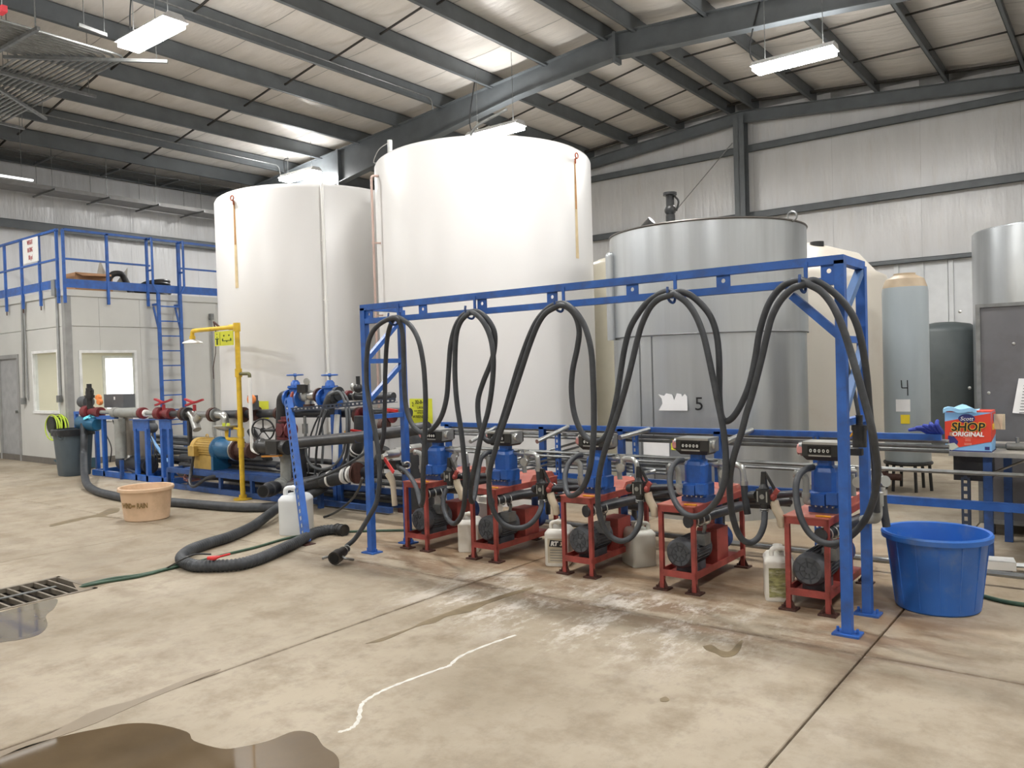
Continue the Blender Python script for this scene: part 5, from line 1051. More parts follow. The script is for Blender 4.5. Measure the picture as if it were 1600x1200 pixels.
# conduits on the office walls
cg = mat('conduit', '9a9c9b', .4, .6)
def conduit(label, pts, r, box=None, group='conduits on the office wall'):
    o = MB().tube(arc3(pts, .06), r, 8).build('conduit', cg); rebase(o, pts[-1]); tag(o, label, 'conduit', group)
    if box: q = MB(); q.cbox(box, (.11, .06, .13)); q.build('junction_box', steel, o, False)
p = PY(40, 625, OY); 
conduit('left pair conduit between the door and the narrow office window', [PY(34, 470, OY-.03)+V((0, 0, 0)), (p.x, OY-.03, p.z)], .022, (p.x, OY-.04, p.z-.02))
p2 = PY(46, 625, OY); conduit('thin conduit running beside the one left of the narrow window', [(p2.x-.0, OY-.03, OH-.1), (p2.x, OY-.03, p2.z)], .016)
p = PY(97, 623, OY); conduit('conduit at the office corner with a grey box above the hose coil', [(p.x+.0, OY-.03, OH+.0), (p.x, OY-.03, p.z)], .022, (p.x, OY-.05, p.z)); q = MB(); q.cbox((p.x-.0, OY-.05, OH+.1), (.14, .08, .3)); o = q.build('junction_box', cg, None, False); rebase(o, (p.x, OY-.05, OH)); tag(o, 'grey box at the top of the office corner conduit', 'box')
p = PX(330, 495, OX+.05); conduit('vertical grey pipe on the office wall right of the ladder', [(OX+.05, p.y, p.z), (OX+.05, p.y, .3)], .022, (OX+.05, p.y, p.z))
# conduits by the left wall and along the ceiling
tray = thing('cable_tray', 'long cable tray hanging along the left wall below the ceiling', 'cable tray', (XE+.9, 8, 5.87))
q = MB(); q.box((XE+.35, YN+1, 5.86), (XE+1.0, 13.6, 5.875)); q.box((XE+.35, YN+1, 5.875), (XE+.36, 13.6, 5.95)); q.box((XE+.99, YN+1, 5.875), (XE+1.0, 13.6, 5.95)); q.build('tray_pan', mat('tray_grey', '8a8886', .5, .3), tray, False)
q = MB()
for x in (.45, .6, .75, .9): q.tube([(XE+x, YN+1, 5.9), (XE+x, 13.6, 5.9)], .02, 8)
q.build('conduit', steel, tray)
y = -4.
while y < 13:
    q = MB(); q.bar((XE+.1, y, 5.84), (XE+1.25, y, 5.84), .03, .04); q.build('cross_bar', steel, tray, False)
    [MB().tube([(XE+k, y, 5.84), (XE+k, y, zp(XE+k)-.05)], .006, 5).build('hanger_rod', steel, tray) for k in (.3, 1.1)]; y += 1.2
tr2 = thing('conduit_rack', 'row of dark conduits right under the eave along the left wall', 'conduits', (XE+.6, 8, 6.55))
for k in range(5): q = MB(); q.tube([(XE+.5+.12*k, YN+1, 6.60), (XE+.5+.12*k, 12.7, 6.60)], .022, 8); q.build('conduit', mat('dark_conduit', '5c5d5c', .5, .4), tr2)
y = -4.
while y < 13: q = MB(); q.bar((XE+.2, y, 6.56), (XE+1.15, y, 6.56), .035, .035); q.build('cross_bar', beam, tr2, False); y += 1.5
# conduit bundle at the upper left: runs along x, then turns toward the camera
bd = thing('conduit_bundle', 'bundle of parallel grey conduits turning a corner under the roof at the upper left', 'conduits', (-11.6, 6, 6.3))
for k in range(13):
    d = k*.085; xc, yc = -11.6-d*1.0, 6.02-d
    q = MB(); q.tube(arc3([(XE+1.5, yc, 6.32), (xc, yc, 6.32), (xc, -3, 6.32)], .22, 6), .019, 8); q.build('conduit', steel, bd)
for k in range(8):
    d = k*.085; xc, yc = -13.2-d*1.0, 4.75-d
    q = MB(); q.tube(arc3([(XE+1.5, yc, 6.36), (xc, yc, 6.36), (xc, -3, 6.36)], .22, 6), .019, 8); q.build('conduit', steel, bd)
for a, b_ in (((0, 113), (150, 151)), ((0, 140), (72, 186)), ((0, 192), (38, 201)), ((40, 90), (262, 96)), ((0, 78), (60, 44)), ((128, 41), (166, 55))):
    a, b_ = PZ(a[0], a[1], 6.27), PZ(b_[0], b_[1], 6.27); q = MB(); q.bar(a-(b_-a)*.15*(a.y < 6), b_, .045, .045); q.build('strut_channel', steel, bd, False)
    for t_ in (.08, .92): p = a+(b_-a)*t_; MB().tube([p, (p.x, p.y, zp(p.x)-.05)], .006, 5).build('hanger_rod', steel, bd)
def cond2(label, pts, r=.014): o = MB().tube(arc3(pts, .12, 6), r, 8).build('conduit', steel); rebase(o, pts[0]); tag(o, label, 'conduit', 'thin conduits under the roof')
x = -11.67+.09; cond2('thin conduit along a purlin, bending down onto the big rafter', [(x, -2, zp(x)-.22), (x, 12.5, zp(x)-.22), (x, 12.55, zp(x)-.45)])
x = -17.05+.09; cond2('thin conduit along the purlin nearest the left wall', [(x, -2, zp(x)-.2), (x, 12.6, zp(x)-.2), (x, 12.65, zp(x)-.5)])
p = PY(6, 14, 3.2); t = thing('exit_light', 'red lit exit light in the top left corner', 'light', p); q = MB(); q.cbox(p+V((-.04, 0, .0)), (.12, .05, .06)); q.build('housing', mat('red_lit', 'c0303a', .5, emit=.5), t, False); q = MB(); q.tube([p+V((-.04, 0, .03)), (p.x-.04, p.y, zp(p.x)-.05)], .005, 5); q.build('hanger_rod', steel, t)
p = PX(25, 278, -17.0); t = thing('strip_lamp', 'thin bright strip lamp at the left edge above the guard rail', 'lamp', p)
q = MB(); q.bar((p.x, p.y-1.0, p.z), (p.x, p.y+.3, p.z), .06, .03); q.build('tube', mat('strip_lit', 'fdfdfa', .5, emit=3), t, False); q = MB(); q.tube([(p.x, p.y+.1, p.z), (p.x, p.y+.1, zp(p.x)-.1)], .005, 5); q.tube([(p.x, p.y-.8, p.z), (p.x, p.y-.8, zp(p.x)-.1)], .005, 5); q.build('hanger_wire', steel, t)

# ================================================================ SAFETY SHOWER
sx_, sy_ = -9.12, 6.04; ss = thing('safety_shower', 'yellow pipe safety shower and eye wash left of the blue slotted post', 'safety shower', (sx_, sy_, 0))
ztop = PY(376, 510, sy_).z
q = MB(); q.tube([(sx_, sy_, .01), (sx_, sy_, ztop)], .033, 12)
for z in (ztop, PY(377, 582, sy_).z, PY(379, 675, sy_).z, PY(380, 692, sy_).z): q.cyl((sx_, sy_, z-.06), (sx_, sy_, z+.05), .045)
q.cyl((sx_, sy_, 0), (sx_, sy_, .015), .12); q.cyl((sx_, sy_, .015), (sx_, sy_, .06), .05); q.build('stand_pipe', yellow, ss)
e = PY(300, 510, sy_); q = MB(); q.tube(arc3([(sx_, sy_, ztop), (e.x, sy_, ztop), (e.x, sy_, ztop-.12)], .05), .028, 12); q.cyl((e.x, sy_, ztop-.07), (e.x, sy_, ztop-.11), .04); q.cyl((sx_-.02, sy_, ztop), (sx_-.16, sy_, ztop), .036); q.build('shower_arm', yellow, ss)
q = MB(); q.lathe([(.02, 0), (.05, -.015), (.12, -.04), (.135, -.055), (.13, -.062), (.02, -.062)], (e.x, sy_, ztop-.11), 24); q.build('shower_head', white, ss)
q = MB(); q.bar(PY(334, 503, sy_), PY(344, 512, sy_), .02); q.bar(PY(334, 503, sy_), PY(337, 518, sy_), .012); q.tube([PY(337, 515, sy_), PY(337, 552, sy_), PY(333, 575, sy_), PY(334, 592, sy_)], .005, 5); q.build('pull_handle', brown, ss)
a, b_ = PY(337, 541, sy_-.03), PY(364.5, 516, sy_-.03); q = MB(); q.box((a.x, sy_-.04, a.z), (b_.x, sy_-.03, b_.z)); sgn = q.build('sign', ysign, ss, False)
w_, h_ = b_.x-a.x, b_.z-a.z; gk = mat('sign_dark_green', '2f4a1e', .6)
q = MB(); yy = sy_-.042
def sb(u0, v0, u1, v1): q.box((a.x+u0*w_, yy-.002, a.z+v0*h_), (a.x+u1*w_, yy, a.z+v1*h_))
sb(.04, .45, .24, .52); sb(.10, .08, .18, .45); sb(.42, .30, .92, .35); sb(.42, .35, .48, .48); sb(.86, .35, .92, .48); sb(.65, .22, .69, .3); sb(.30, .05, .31, .9); sb(.48, .66, .56, .70); sb(.50, .62, .54, .74); sb(.76, .66, .84, .70); sb(.78, .62, .82, .74); sb(.12, .56, .16, .62); sb(.12, .78, .16, .84); q.build('symbols', gk, sgn, False)
p = PY(354, 667, sy_-.05); q = MB(); q.lathe([(.03, -.07), (.10, -.055), (.165, -.01), (.17, 0), (.155, -.004), (.09, -.04), (.02, -.045)], (p.x, sy_-.05, p.z+.02), 28); q.build('eye_wash_bowl', steelc, ss)
q = MB(); q.tube(arc3([(p.x, sy_-.05, p.z-.05), (p.x, sy_-.05, p.z-.16), (sx_, sy_, p.z-.16)], .05), .026, 10); q.tube([(p.x+.03, sy_-.05, p.z+.0), (sx_, sy_, p.z-.03)], .016, 8); q.build('bowl_pipe', yellow, ss)
q = MB(); 
for dx in (-.06, .04): q.cyl((p.x+dx, sy_-.05, p.z), (p.x+dx, sy_-.05, p.z+.05), .022)
q.build('spray_cap', mat('lime_cap', 'c5cf4a', .5), ss)
q = MB(); q.bar((p.x+.10, sy_-.08, p.z-.13), (p.x+.12, sy_-.08, p.z-.02), .03, .01); q.build('valve_lever', blue2, ss, False)
q = MB(); z1 = PY(381, 584, sy_).z; xx = PY(390, 592, sy_).x; q.tube(arc3([(sx_, sy_, z1), (xx, sy_, z1), (xx, sy_, z1-.06)], .04), .022, 10); q.build('brass_elbow', mat('brass', '6b6a4c', .4, .6), ss)
q = MB(); z2_ = PY(390, 703, sy_).z; q.tube(arc3([(xx, sy_, z1-.05), (xx, sy_, z2_), (PY(404, 706, sy_).x, sy_, z2_-.03)], .04), .024, 10); q.build('white_supply_pipe', white, ss)

# ================================================================ METER SKID (left)
Y1 = 6.35
s1 = thing('meter_skid', 'blue skid frame with grey meter pipes and red flanges left of the yellow motor', 'pump skid', (-12.2, Y1+.2, 0))
def P1(x, y, d=0): return PY(x, y, Y1+d)
def sbar(name, a, b, w=.06, h=None, m=blue2, par=s1): q = MB(); q.bar(a, b, w, h or w); return q.build(name, m, par, False)
def vpost(px, py0, py1, d=0, w=.06, m=blue2, par=s1, foot=True):
    a = PY(px, py0, Y1+d); return sbar('post', (a.x, Y1+d, .0 if foot else PY(px, py1, Y1+d).z), (a.x, Y1+d, a.z), w, w, m, par)
xa, xb = P1(147, 740).x, P1(270, 750).x
for d in (0, .62): sbar('base_rail', (xa, Y1+d, .05), (xb, Y1+d, .05), .06, .09)
for x in (xa, xb, (xa+xb)/2): sbar('base_rail', (x, Y1, .05), (x, Y1+.62, .05), .06, .09)
vpost(119, 645, 700, .4); sbar('top_bar', PY(117, 645, Y1+.4), PY(155, 645, Y1+.4), .05)
vpost(151, 672, 740, .3); vpost(162, 654, 745); sbar('top_bar', P1(152, 652), P1(182, 652), .08, .06)
for px0, px1, xx0 in ((208, 233, 0), (249, 268, 0)):
    a, b_ = P1(px0, 656), P1(px1, 674 if px0 < 240 else 671); q = MB(); q.box((a.x, Y1-.01, b_.z), (b_.x, Y1+.01, a.z)); q.box((a.x-.02, Y1-.05, a.z), (b_.x+.02, Y1+.12, a.z+.012)); q.build('gusset_plate', blue2, s1, False)
    vpost(px0+5, 670, 750); vpost(px1-3, 670, 750)
vpost(258, 670, 745, .35, .045); vpost(240, 670, 745, .5, .045); vpost(190, 719, 753, -.05, .05, dblue)
q = MB(); q.bar(P1(234, 682, .2), P1(262, 722, .2), .05, .02); q.build('diagonal_strip', mat('light_blue_strip', '6f9fd0', .4), s1, False)
# pipe line
def seg(name, x0, x1, y, rpx, m, d=0, n=16): 
    a, b_ = P1(x0, y, d), P1(x1, y, d); rr_ = rpx/F*((a-V((0, 0, H))).dot(_d)); q = MB(); q.cyl(a, b_, rr_, n=n); return q.build(name, m, s1)
zl_ = P1(200, 645).z
def sg2(name, x0, x1, r, m, z=None, d=0): 
    a, b_ = P1(x0, 645, d), P1(x1, 645, d); z = z or zl_; q = MB(); q.cyl((a.x, Y1+d, z), (b_.x, Y1+d, z), r); return q.build(name, m, s1)
for x0, x1, r, m in ((156, 180, .032, greyp), (178, 184, .085, greyp), (184, 219, .075, greyp), (215, 222, .07, steelc), (228, 252, .030, greyp), (262, 287, .045, blackp), (310, 328, .045, steel), (326, 340, .05, steelc)): sg2('pipe_section', x0, x1, r, m)
for x0, x1, r, m in ((134, 141, .11, redv), (141, 152, .06, redv), (152, 158, .085, redv), (221, 225, .09, redv), (247, 254, .10, redv), (254, 262, .06, redv), (262, 268, .085, redv), (286, 290, .10, brown), (291, 295, .10, black), (176, 178, .06, white), (227, 229, .055, white), (331, 335, .10, brown), (336, 338, .09, steel)): sg2('flange', x0, x1, r, m)
q = MB(); a = P1(296, 645); b_ = P1(311, 645); q.tube(arc3([(a.x-.03, Y1, zl_), (a.x+.06, Y1, zl_), (a.x+.12, Y1, zl_-.12), (b_.x-.0, Y1, zl_-.04), (b_.x+.03, Y1, zl_)], .05), .055, 12); q.cyl((a.x+.1, Y1, zl_-.05), (a.x+.22, Y1-.02, zl_-.22), .06); q.build('strainer', steelc, s1)
a = P1(340, 645); q = MB(); q.tube(arc3([(a.x, Y1, zl_), (a.x+.17, Y1, zl_), (a.x+.17, Y1, zl_-.2)], .1), .055, 14); q.build('elbow', steelc, s1)
for px, nm in ((256, 'l'), (304, 'r')):
    a = P1(px, 640); q = MB(); q.cyl((a.x, Y1, zl_+.05), (a.x, Y1, zl_+.14), .025); q.bar((a.x-.17, Y1-.04, zl_+.22), (a.x+.02, Y1-.02, zl_+.17), .045, .025); q.bar((a.x-.12, Y1-.06, zl_+.13), (a.x+.06, Y1-.02, zl_+.18), .045, .025); q.bar((a.x, Y1-.02, zl_+.16), (a.x+.16, Y1+.04, zl_+.21), .045, .025); q.build('valve_lever', mat('lever_red', 'a32c33', .45), s1, False)
for px0, px1, py0, py1, m, d in ((183, 194, 654, 716, greyp, 0), (196, 206, 650, 716, mat('grey_brown_pipe', '7d776e', .5), .12), (219, 232, 660, 722, mat('grey_brown_pipe', '7d776e'), .25)):
    a, b_ = P1(px0, py0, d), P1(px1, py1, d); r = abs(b_.x-a.x)/2; q = MB(); q.cyl(((a.x+b_.x)/2, Y1+d, b_.z), ((a.x+b_.x)/2, Y1+d, a.z), r); q.build('strainer_body', m, s1)
a = P1(189, 650); q = MB(); q.cyl((a.x, Y1, a.z-.05), (a.x, Y1, a.z+.03), .035); q.ball((a.x, Y1, a.z+.0), .045); q.build('cap_fitting', steelc, s1)
q = MB(); a = P1(203, 717, .12); q.tube(arc3([(a.x-.02, Y1+.12, a.z+.05), (a.x+.02, Y1+.12, a.z-.12), (a.x+.3, Y1+.15, a.z-.2)], .08), .085, 14); q.build('bottom_elbow', steelc, s1)
q = MB(); a, b_ = P1(193, 738, .15), P1(236, 738, .15); q.cyl((a.x, Y1+.15, .24), (b_.x, Y1+.15, .22), .13); q.build('receiver', blackp, s1)
q = MB(); a = P1(128, 660); b_ = P1(155, 664); q.tube([(a.x, Y1-.03, a.z), (a.x+.03, Y1-.03, a.z), (b_.x-.03, Y1-.03, a.z-.02), (b_.x, Y1-.03, a.z-.02)], [.09, .115, .115, .09], 20); q.cyl((a.x+.15, Y1-.03, a.z-.1), (a.x+.15, Y1-.03, a.z-.25), .05); q.build('pump', mat('teal_pump', '1f5a7a', .35), s1)
q = MB(); a = P1(145, 655); R_ = [[V((a.x+.1*math.cos(k)*s_*(1+.3*math.sin(3*k+s_*9)), Y1-.03+.1*math.sin(k)*s_, a.z+.07-.05*s_+.02*math.sin(5*k))) for k in [2*math.pi*i/14 for i in range(14)]] for s_ in (.1, .5, .9, 1.2)]; q.rings(R_); o = q.build('cloth', mat('cyan_cloth', '5fb9cc', .8), None); rebase(o, (a.x, Y1-.03, a.z)); tag(o, 'cyan rag lying on the small teal pump', 'rag')
q = MB(); a = P1(140, 622); q.cyl((a.x, Y1, zl_+.05), (a.x, Y1, a.z), .05); q.cyl((a.x, Y1, a.z), (a.x, Y1, a.z+.05), .08); q.cyl((a.x, Y1, a.z+.05), (a.x, Y1, a.z+.17), .055); q.cyl((a.x, Y1, a.z+.17), (a.x, Y1, a.z+.24), .04); q.tube(cr([(a.x-.06, Y1, a.z-.05), (a.x-.13, Y1, a.z+.05), (a.x-.12, Y1, a.z+.12), (a.x-.05, Y1, a.z+.1)]), .008, 6); q.tube(cr([(a.x+.06, Y1, a.z-.05), (a.x+.13, Y1, a.z+.05), (a.x+.14, Y1, a.z+.14), (a.x+.05, Y1, a.z+.12)]), .010, 6); q.build('air_vent_valve', black, s1)
q = MB(); a = P1(133, 628, .1); q.cyl((a.x-.1, Y1+.1, a.z), (a.x+.14, Y1+.1, a.z), .10); q.build('actuator_body', castg, s1)
a, b_ = P1(163, 637, .1), P1(192, 616, .1); q = MB(); q.box((a.x, Y1+.1, a.z), (b_.x, Y1+.3, b_.z)); q.build('control_box', mat('dark_grey_box', '55575a', .45), s1, False); q = MB(); q.box(((a.x+b_.x)/2+.02, Y1+.095, b_.z-.09), ((a.x+b_.x)/2+.06, Y1+.1, b_.z-.04)); q.build('box_label', paper, s1, False)
org = mat('orange_cap', 'd98245', .45)
for px, py in ((158, 621), (160, 628)): a = P1(px, py, -.02); q = MB(); q.lathe([(.01, 0), (.05, .005), (.055, .03), (.04, .06)], (a.x, Y1-.04, a.z), 16, (.3, -1, 0)); q.build('orange_cap', org, s1)
sbar('support', (P1(291, 657).x, Y1+.05, P1(291, 657).z+.05), (P1(293, 723).x, Y1+.05, .25), .05, .05, black)
a = P1(238, 668, .3); q = MB(); q.ball(a, .09); q.cyl(a, a+V((0, 0, .16)), .05); q.tube(cr([a+V((0, 0, -.08)), a+V((.05, 0, -.3)), a+V((.02, 0, -.5))]), .014, 6); q.build('flow_sensor', castg, s1)
for i, pp in enumerate([[(176, 656), (182, 672), (190, 690), (192, 712)], [(150, 655), (166, 680), (174, 700), (172, 722)], [(232, 674), (242, 700), (246, 720), (240, 738)]]):
    q = MB(); q.tube(cr([P1(x, y, .15) for x, y in pp]), .010, 6); q.build('cable', black, s1)
for i, (z, y) in enumerate([(.62, .7), (.52, .72), (.44, .7), (.36, .74), (.28, .7), (.2, .72), (.55, .95), (.4, .95)]):
    q = MB(); q.tube([(P1(150, 700).x-.2, Y1+y, z), (-11.35, Y1+y, z)], .035, 8); q.build('grey_line', mat('dim_grey_pipe', '6d6f70', .5, .2, var=.2), s1)
for i in range(6):
    q = MB(); yy = Y1+.35+.06*i; q.tube(cr([(xa+.3, yy, .35+.03*(i % 3)), (xa+1.0, yy+.1*math.sin(i), .28+.03*i), (xa+1.6, yy, .36-.02*i), (xb+.2, yy+.1, .25)]), .03, 8); q.build('black_line', black, s1)
q = MB()
for i in range(7): q.tube(cr([(xb+.05, Y1-.02+.03*i, .25-.03*i), (xb+.2+.03*i, Y1+.03, .12+.02*i), (xb+.4, Y1+.05*math.sin(i), .20-.02*i), (xb+.6, Y1+.1, .1)]), .008, 6)
o = q.build('wire_tangle', mat('pinkish_wire', 'a0706a', .6)); rebase(o, (xb+.3, Y1, .05)); tag(o, 'tangle of pinkish wires between the two blue skids', 'wire', kind=None)

# ================================================================ PUMP SKID with yellow motor
Y2 = 6.14
s2 = thing('pump_skid', 'blue low skid with the yellow motor and blue coupling', 'pump skid', (-9.8, Y2+.2, 0))
def P2(x, y, d=0): return PY(x, y, Y2+d)
x0, x1, x2 = P2(264, 762).x, P2(346, 770).x, P2(448, 770).x
for d in (0, .32): sbar('base_rail', (x0, Y2+d, .04), (x2, Y2+d, .04), .05, .07, dblue, s2)
zd = P2(345, 742).z
for d in (0, .32): sbar('deck_rail', (x0, Y2+d, zd), (x2, Y2+d, zd), .05, .07, dblue, s2)
for x in (x0, x1, x2, (x1+x2)/2):
    for d in (0, .32): sbar('post', (x, Y2+d, 0), (x, Y2+d, zd), .045, .045, dblue, s2)
for x in (x0, x1, x2): sbar('cross_rail', (x, Y2, zd), (x, Y2+.32, zd), .05, .06, dblue, s2)
q = MB(); q.box((x0+.4, Y2+.02, zd+.03), (x2-.2, Y2+.31, zd+.05)); q.build('deck_plate', dblue, s2, False)
m0, m1 = P2(312, 699, .14), P2(342, 699, .14); zm = m0.z; ym = Y2+.14
q = MB(); q.tube([(m0.x-.04, ym, zm), (m0.x-.02, ym, zm), (m0.x+.08, ym, zm), (m0.x+.085, ym, zm), (m1.x, ym, zm), (m1.x+.01, ym, zm)], [.10, .145, .15, .135, .135, .15], 28)
for k in range(26):
    an = 2*math.pi*k/26; q.bar((m0.x+.09, ym+math.cos(an)*.14, zm+math.sin(an)*.14), (m1.x, ym+math.cos(an)*.14, zm+math.sin(an)*.14), .008, .014)
q.box((m0.x+.03, ym-.20, zm-.10), (m0.x+.18, ym-.12, zm+.04)); q.box((m0.x+.02, ym-.11, zd+.05), (m1.x, ym+.11, zm-.10)); q.torus((m0.x+.2, ym, zm+.16), .03, .008, (0, 1, 0)); q.build('motor', gold, s2)
q = MB(); c0, c1 = m1.x+.02, P2(367, 699, .14).x; q.tube([(c0, ym, zm), (c0+.03, ym, zm), (c0+.06, ym, zm), (c1-.05, ym, zm), (c1, ym, zm)], [.17, .17, .14, .13, .09], 28); q.box((c0, ym-.14, zd+.05), (c0+.05, ym+.14, zm)); q.build('coupling_housing', mat('teal_blue_paint', '1d587f', .4, var=.15, scale=10), s2)
q = MB(); q.tube([(c1, ym, zm), (c1+.05, ym, zm), (c1+.06, ym, zm), (c1+.1, ym, zm), (c1+.1, ym, zm), (c1+.4, ym, zm)], [.08, .14, .14, .14, .10, .10], 22); q.build('pump_casing', brown, s2); q = MB(); q.torus((c1+.05, ym, zm), .14, .012, (1, 0, 0)); q.build('gasket_ring', steelc, s2)
q = MB(); q.tube(cr([(m0.x+.08, ym-.15, zm-.1), (m0.x+.06, ym-.18, zm-.32), (m0.x+.14, ym-.25, .14), (m0.x+.3, ym-.28, .10), (m0.x+.5, ym-.2, .22), (m0.x+.75, ym-.1, zd)]), .022, 8); q.build('power_conduit', blackp, s2)
# rear support for the bowl area: dark plates and lines
for i, (z, d, m) in enumerate([(.3, .26, black), (.42, .27, blackp), (.18, .24, black)]):
    q = MB(); q.tube([(x0-.1, Y2+d, z), (x2+.3, Y2+d, z)], .045, 10); q.build('rear_line', m, s2)
# ================================================================ MANIFOLD: pipes and valves between pump skid and gantry
Y3 = 6.2
mf = thing('pipe_manifold', 'cluster of black pipes and red-brown valves between the yellow shower pipe and the gantry', 'pipe manifold', (-7.6, Y3, 0))
def P3(x, y, d=0): return PY(x, y, Y3+d)
def pr(px, rpx, d=0): return rpx/F*((P3(px, 650, d)-V((0, 0, H))).dot(_d))
def mseg(name, pts, rpx, m, d=0, rad=.1, par=mf, n=14): q = MB(); q.tube(arc3([P3(*(list(p)+([] if len(p) > 2 else [d]))) for p in pts], rad), pr(pts[0][0], rpx), n); return q.build(name, m, par)
def mfl(x, y, rpx, m, w=.03, ax=(1, 0, 0), d=0, name='flange', par=mf): c = P3(x, y, d); ax = V(ax).normalized(); q = MB(); q.cyl(c-ax*w/2, c+ax*w/2, pr(x, rpx, d)); return q.build(name, m, par)
mseg('long_pipe', [(338, 648), (420, 646), (570, 645), (640, 645)], 6.5, blackp, .25)
mseg('upper_pipe', [(462, 692), (560, 683), (640, 672), (668, 668)], 8, blackp, -.35)
mfl(462, 693, 9, black, .06, d=-.35); mfl(560, 684, 8.5, mat('blue_band', '3c4f7c'), .02, d=-.35)
# gate valves
def gate(px, ytop, ybot, d, label):
    c = P3(px, ytop, d); rr_ = pr(px, 12, d); zt_ = c.z; z = lambda y: P3(px, y, d).z
    t = thing('gate_valve', label, 'valve', (c.x, c.y, z(ybot)), 'blue gate valves with handwheels'); x, y = c.x, c.y
    q = MB(); q.torus((x, y, zt_), rr_, .010, n=28); 
    for k in range(4): q.bar((x, y, zt_), (x+rr_*math.cos(k*math.pi/2+.4), y+rr_*math.sin(k*math.pi/2+.4), zt_), .016, .01)
    q.cyl((x, y, zt_-.02), (x, y, zt_+.02), .02); q.build('handwheel', blue2, t)
    q = MB(); q.cyl((x, y, z(594)), (x, y, zt_), .012); q.build('stem', steel, t)
    h0, h1 = z(594), z(ybot); H_ = h0-h1
    q = MB(); q.lathe([(.03, h0), (.055, h0-.03), (.06, h0-H_*.22), (.10, h0-H_*.24), (.10, h0-H_*.30), (.085, h0-H_*.33), (.075, h0-H_*.36), (.075, h0-H_*.42), (.065, h0-H_*.6), (.085, h0-H_*.75), (.07, h1)], (x, y, 0), 20)
    q.cyl((x-.12, y, h1+.09), (x+.12, y, h1+.09), .065); q.cyl((x-.13, y, h1+.09), (x-.10, y, h1+.09), .12); q.cyl((x+.10, y, h1+.09), (x+.13, y, h1+.09), .12); q.build('valve_body', blue2, t, ang=35)
    q = MB()
    for k in range(8): q.cyl((x+.085*math.cos(k*.785), y+.085*math.sin(k*.785), h0-H_*.31), (x+.085*math.cos(k*.785), y+.085*math.sin(k*.785), h0-H_*.21), .009, n=6)
    q.build('bolts', dblue, t, False); return t
gate(461, 586, 634, .1, 'left blue gate valve with handwheel above the manifold'); gate(515, 586, 634, .1, 'right blue gate valve with handwheel above the manifold')
mseg('dark_elbow', [(455, 618), (440, 618), (439, 655), (438, 690)], 8, blackp, .1, .12)
mfl(464, 620, 12, mat('orange_red_flange', 'a04a34', .45), d=.1); mfl(499, 618, 12, brown, d=.1); 
mseg('silver_pipe', [(466, 619), (497, 618)], 8, steelc, .1); mfl(481, 619, 9.5, greyp, .08, d=.1)
q = MB(); c = P3(474, 607, .05); q.cbox(c, (.12, .10, .10), .3); q.build('meter_head', black, mf, False); q = MB(); c = P3(480, 596, .05); q.lathe([(.03, 0), (.042, 0), (.042, .02), (.01, .022)], c, 18, (.4, -1, 0)); q.cyl(c+V((0, .02, -.02)), c+V((0, .02, -.14)), .01); q.build('pressure_gauge', steelc, mf)
mseg('tee_drop', [(483, 624), (483, 640)], 7, steelc, .1); mfl(483, 634, 9, brown, .04, (0, 0, 1), d=.1)
mseg('black_elbow', [(524, 620), (520, 619), (514, 632), (512, 645)], 10, blackp, -.05, .1); mfl(528, 615, 11, blackp, .05, d=0)
mseg('black_pipe', [(540, 620), (615, 619)], 6, blackp, .15); mfl(545, 618, 8, redv, .05, d=.15); mfl(556, 619, 7.5, steelc, .02, d=.15)
q = MB(); c = P3(560, 612, .1); q.cyl(c, c+V((0, 0, .07)), .045); q.ball(c+V((0, 0, .04)), .055); q.cyl(c+V((0, 0, .08)), c+V((0, 0, .18)), .025); q.build('relief_valve', black, mf); q = MB(); c = P3(552, 605, .1); q.ball(c, .035, 10, (1, 1, 1.4)); q.build('silver_cap', steelc, mf)
# vertical column and valves around x=440 px
mseg('riser', [(447, 712), (447, 755)], 9, greyp, -.1); mfl(447, 712, 11, greyp, .05, (0, 0, 1), d=-.1)
mseg('thick_drop', [(470, 700), (470, 745)], 9, blackp, .05)
q = MB(); a, b_ = P3(426, 688, -.15), P3(452, 655, -.15); xm, zm_ = (a.x+b_.x)/2+.02, (a.z+b_.z)/2; q.box((xm-.08, Y3-.17, zm_-.08), (xm+.07, Y3-.02, zm_+.08)); q.cyl((xm, Y3-.19, zm_), (xm, Y3+.02, zm_), .07); q.cyl((xm, Y3-.1, zm_+.08), (xm, Y3-.1, zm_+.16), .05); q.cyl((xm, Y3-.1, zm_+.10), (xm, Y3-.1, zm_+.12), .085); q.cyl((xm, Y3-.1, zm_-.12), (xm, Y3-.1, zm_-.09), .11); q.cyl((xm+.07, Y3-.1, zm_), (xm+.13, Y3-.1, zm_), .06); q.cyl((xm+.10, Y3-.1, zm_), (xm+.12, Y3-.1, zm_), .10)
for k in range(8): q.cyl((xm+.09*math.cos(k*.785), Y3-.1+.09*math.sin(k*.785), zm_-.14), (xm+.09*math.cos(k*.785), Y3-.1+.09*math.sin(k*.785), zm_-.08), .010, n=6)
q.build('gearbox', mat('dark_red_iron', '5e262a', .5, var=.25, scale=25), mf)
c = P3(411, 672, -.12); q = MB(); R = pr(411, 17); ax = V((.6, -.8, 0)); q.torus(c, R, .011, ax, 30); sd = V((.8, .6, 0))
for k in range(5): an = k*2*math.pi/5+.3; q.bar(c, c+(sd*math.cos(an)+V((0, 0, 1))*math.sin(an))*R, .018, .010)
q.cyl(c-ax*.02, c+ax*.03, .03); q.tube([c, P3(430, 672, -.1)], .02, 8); q.build('handwheel', black, mf)
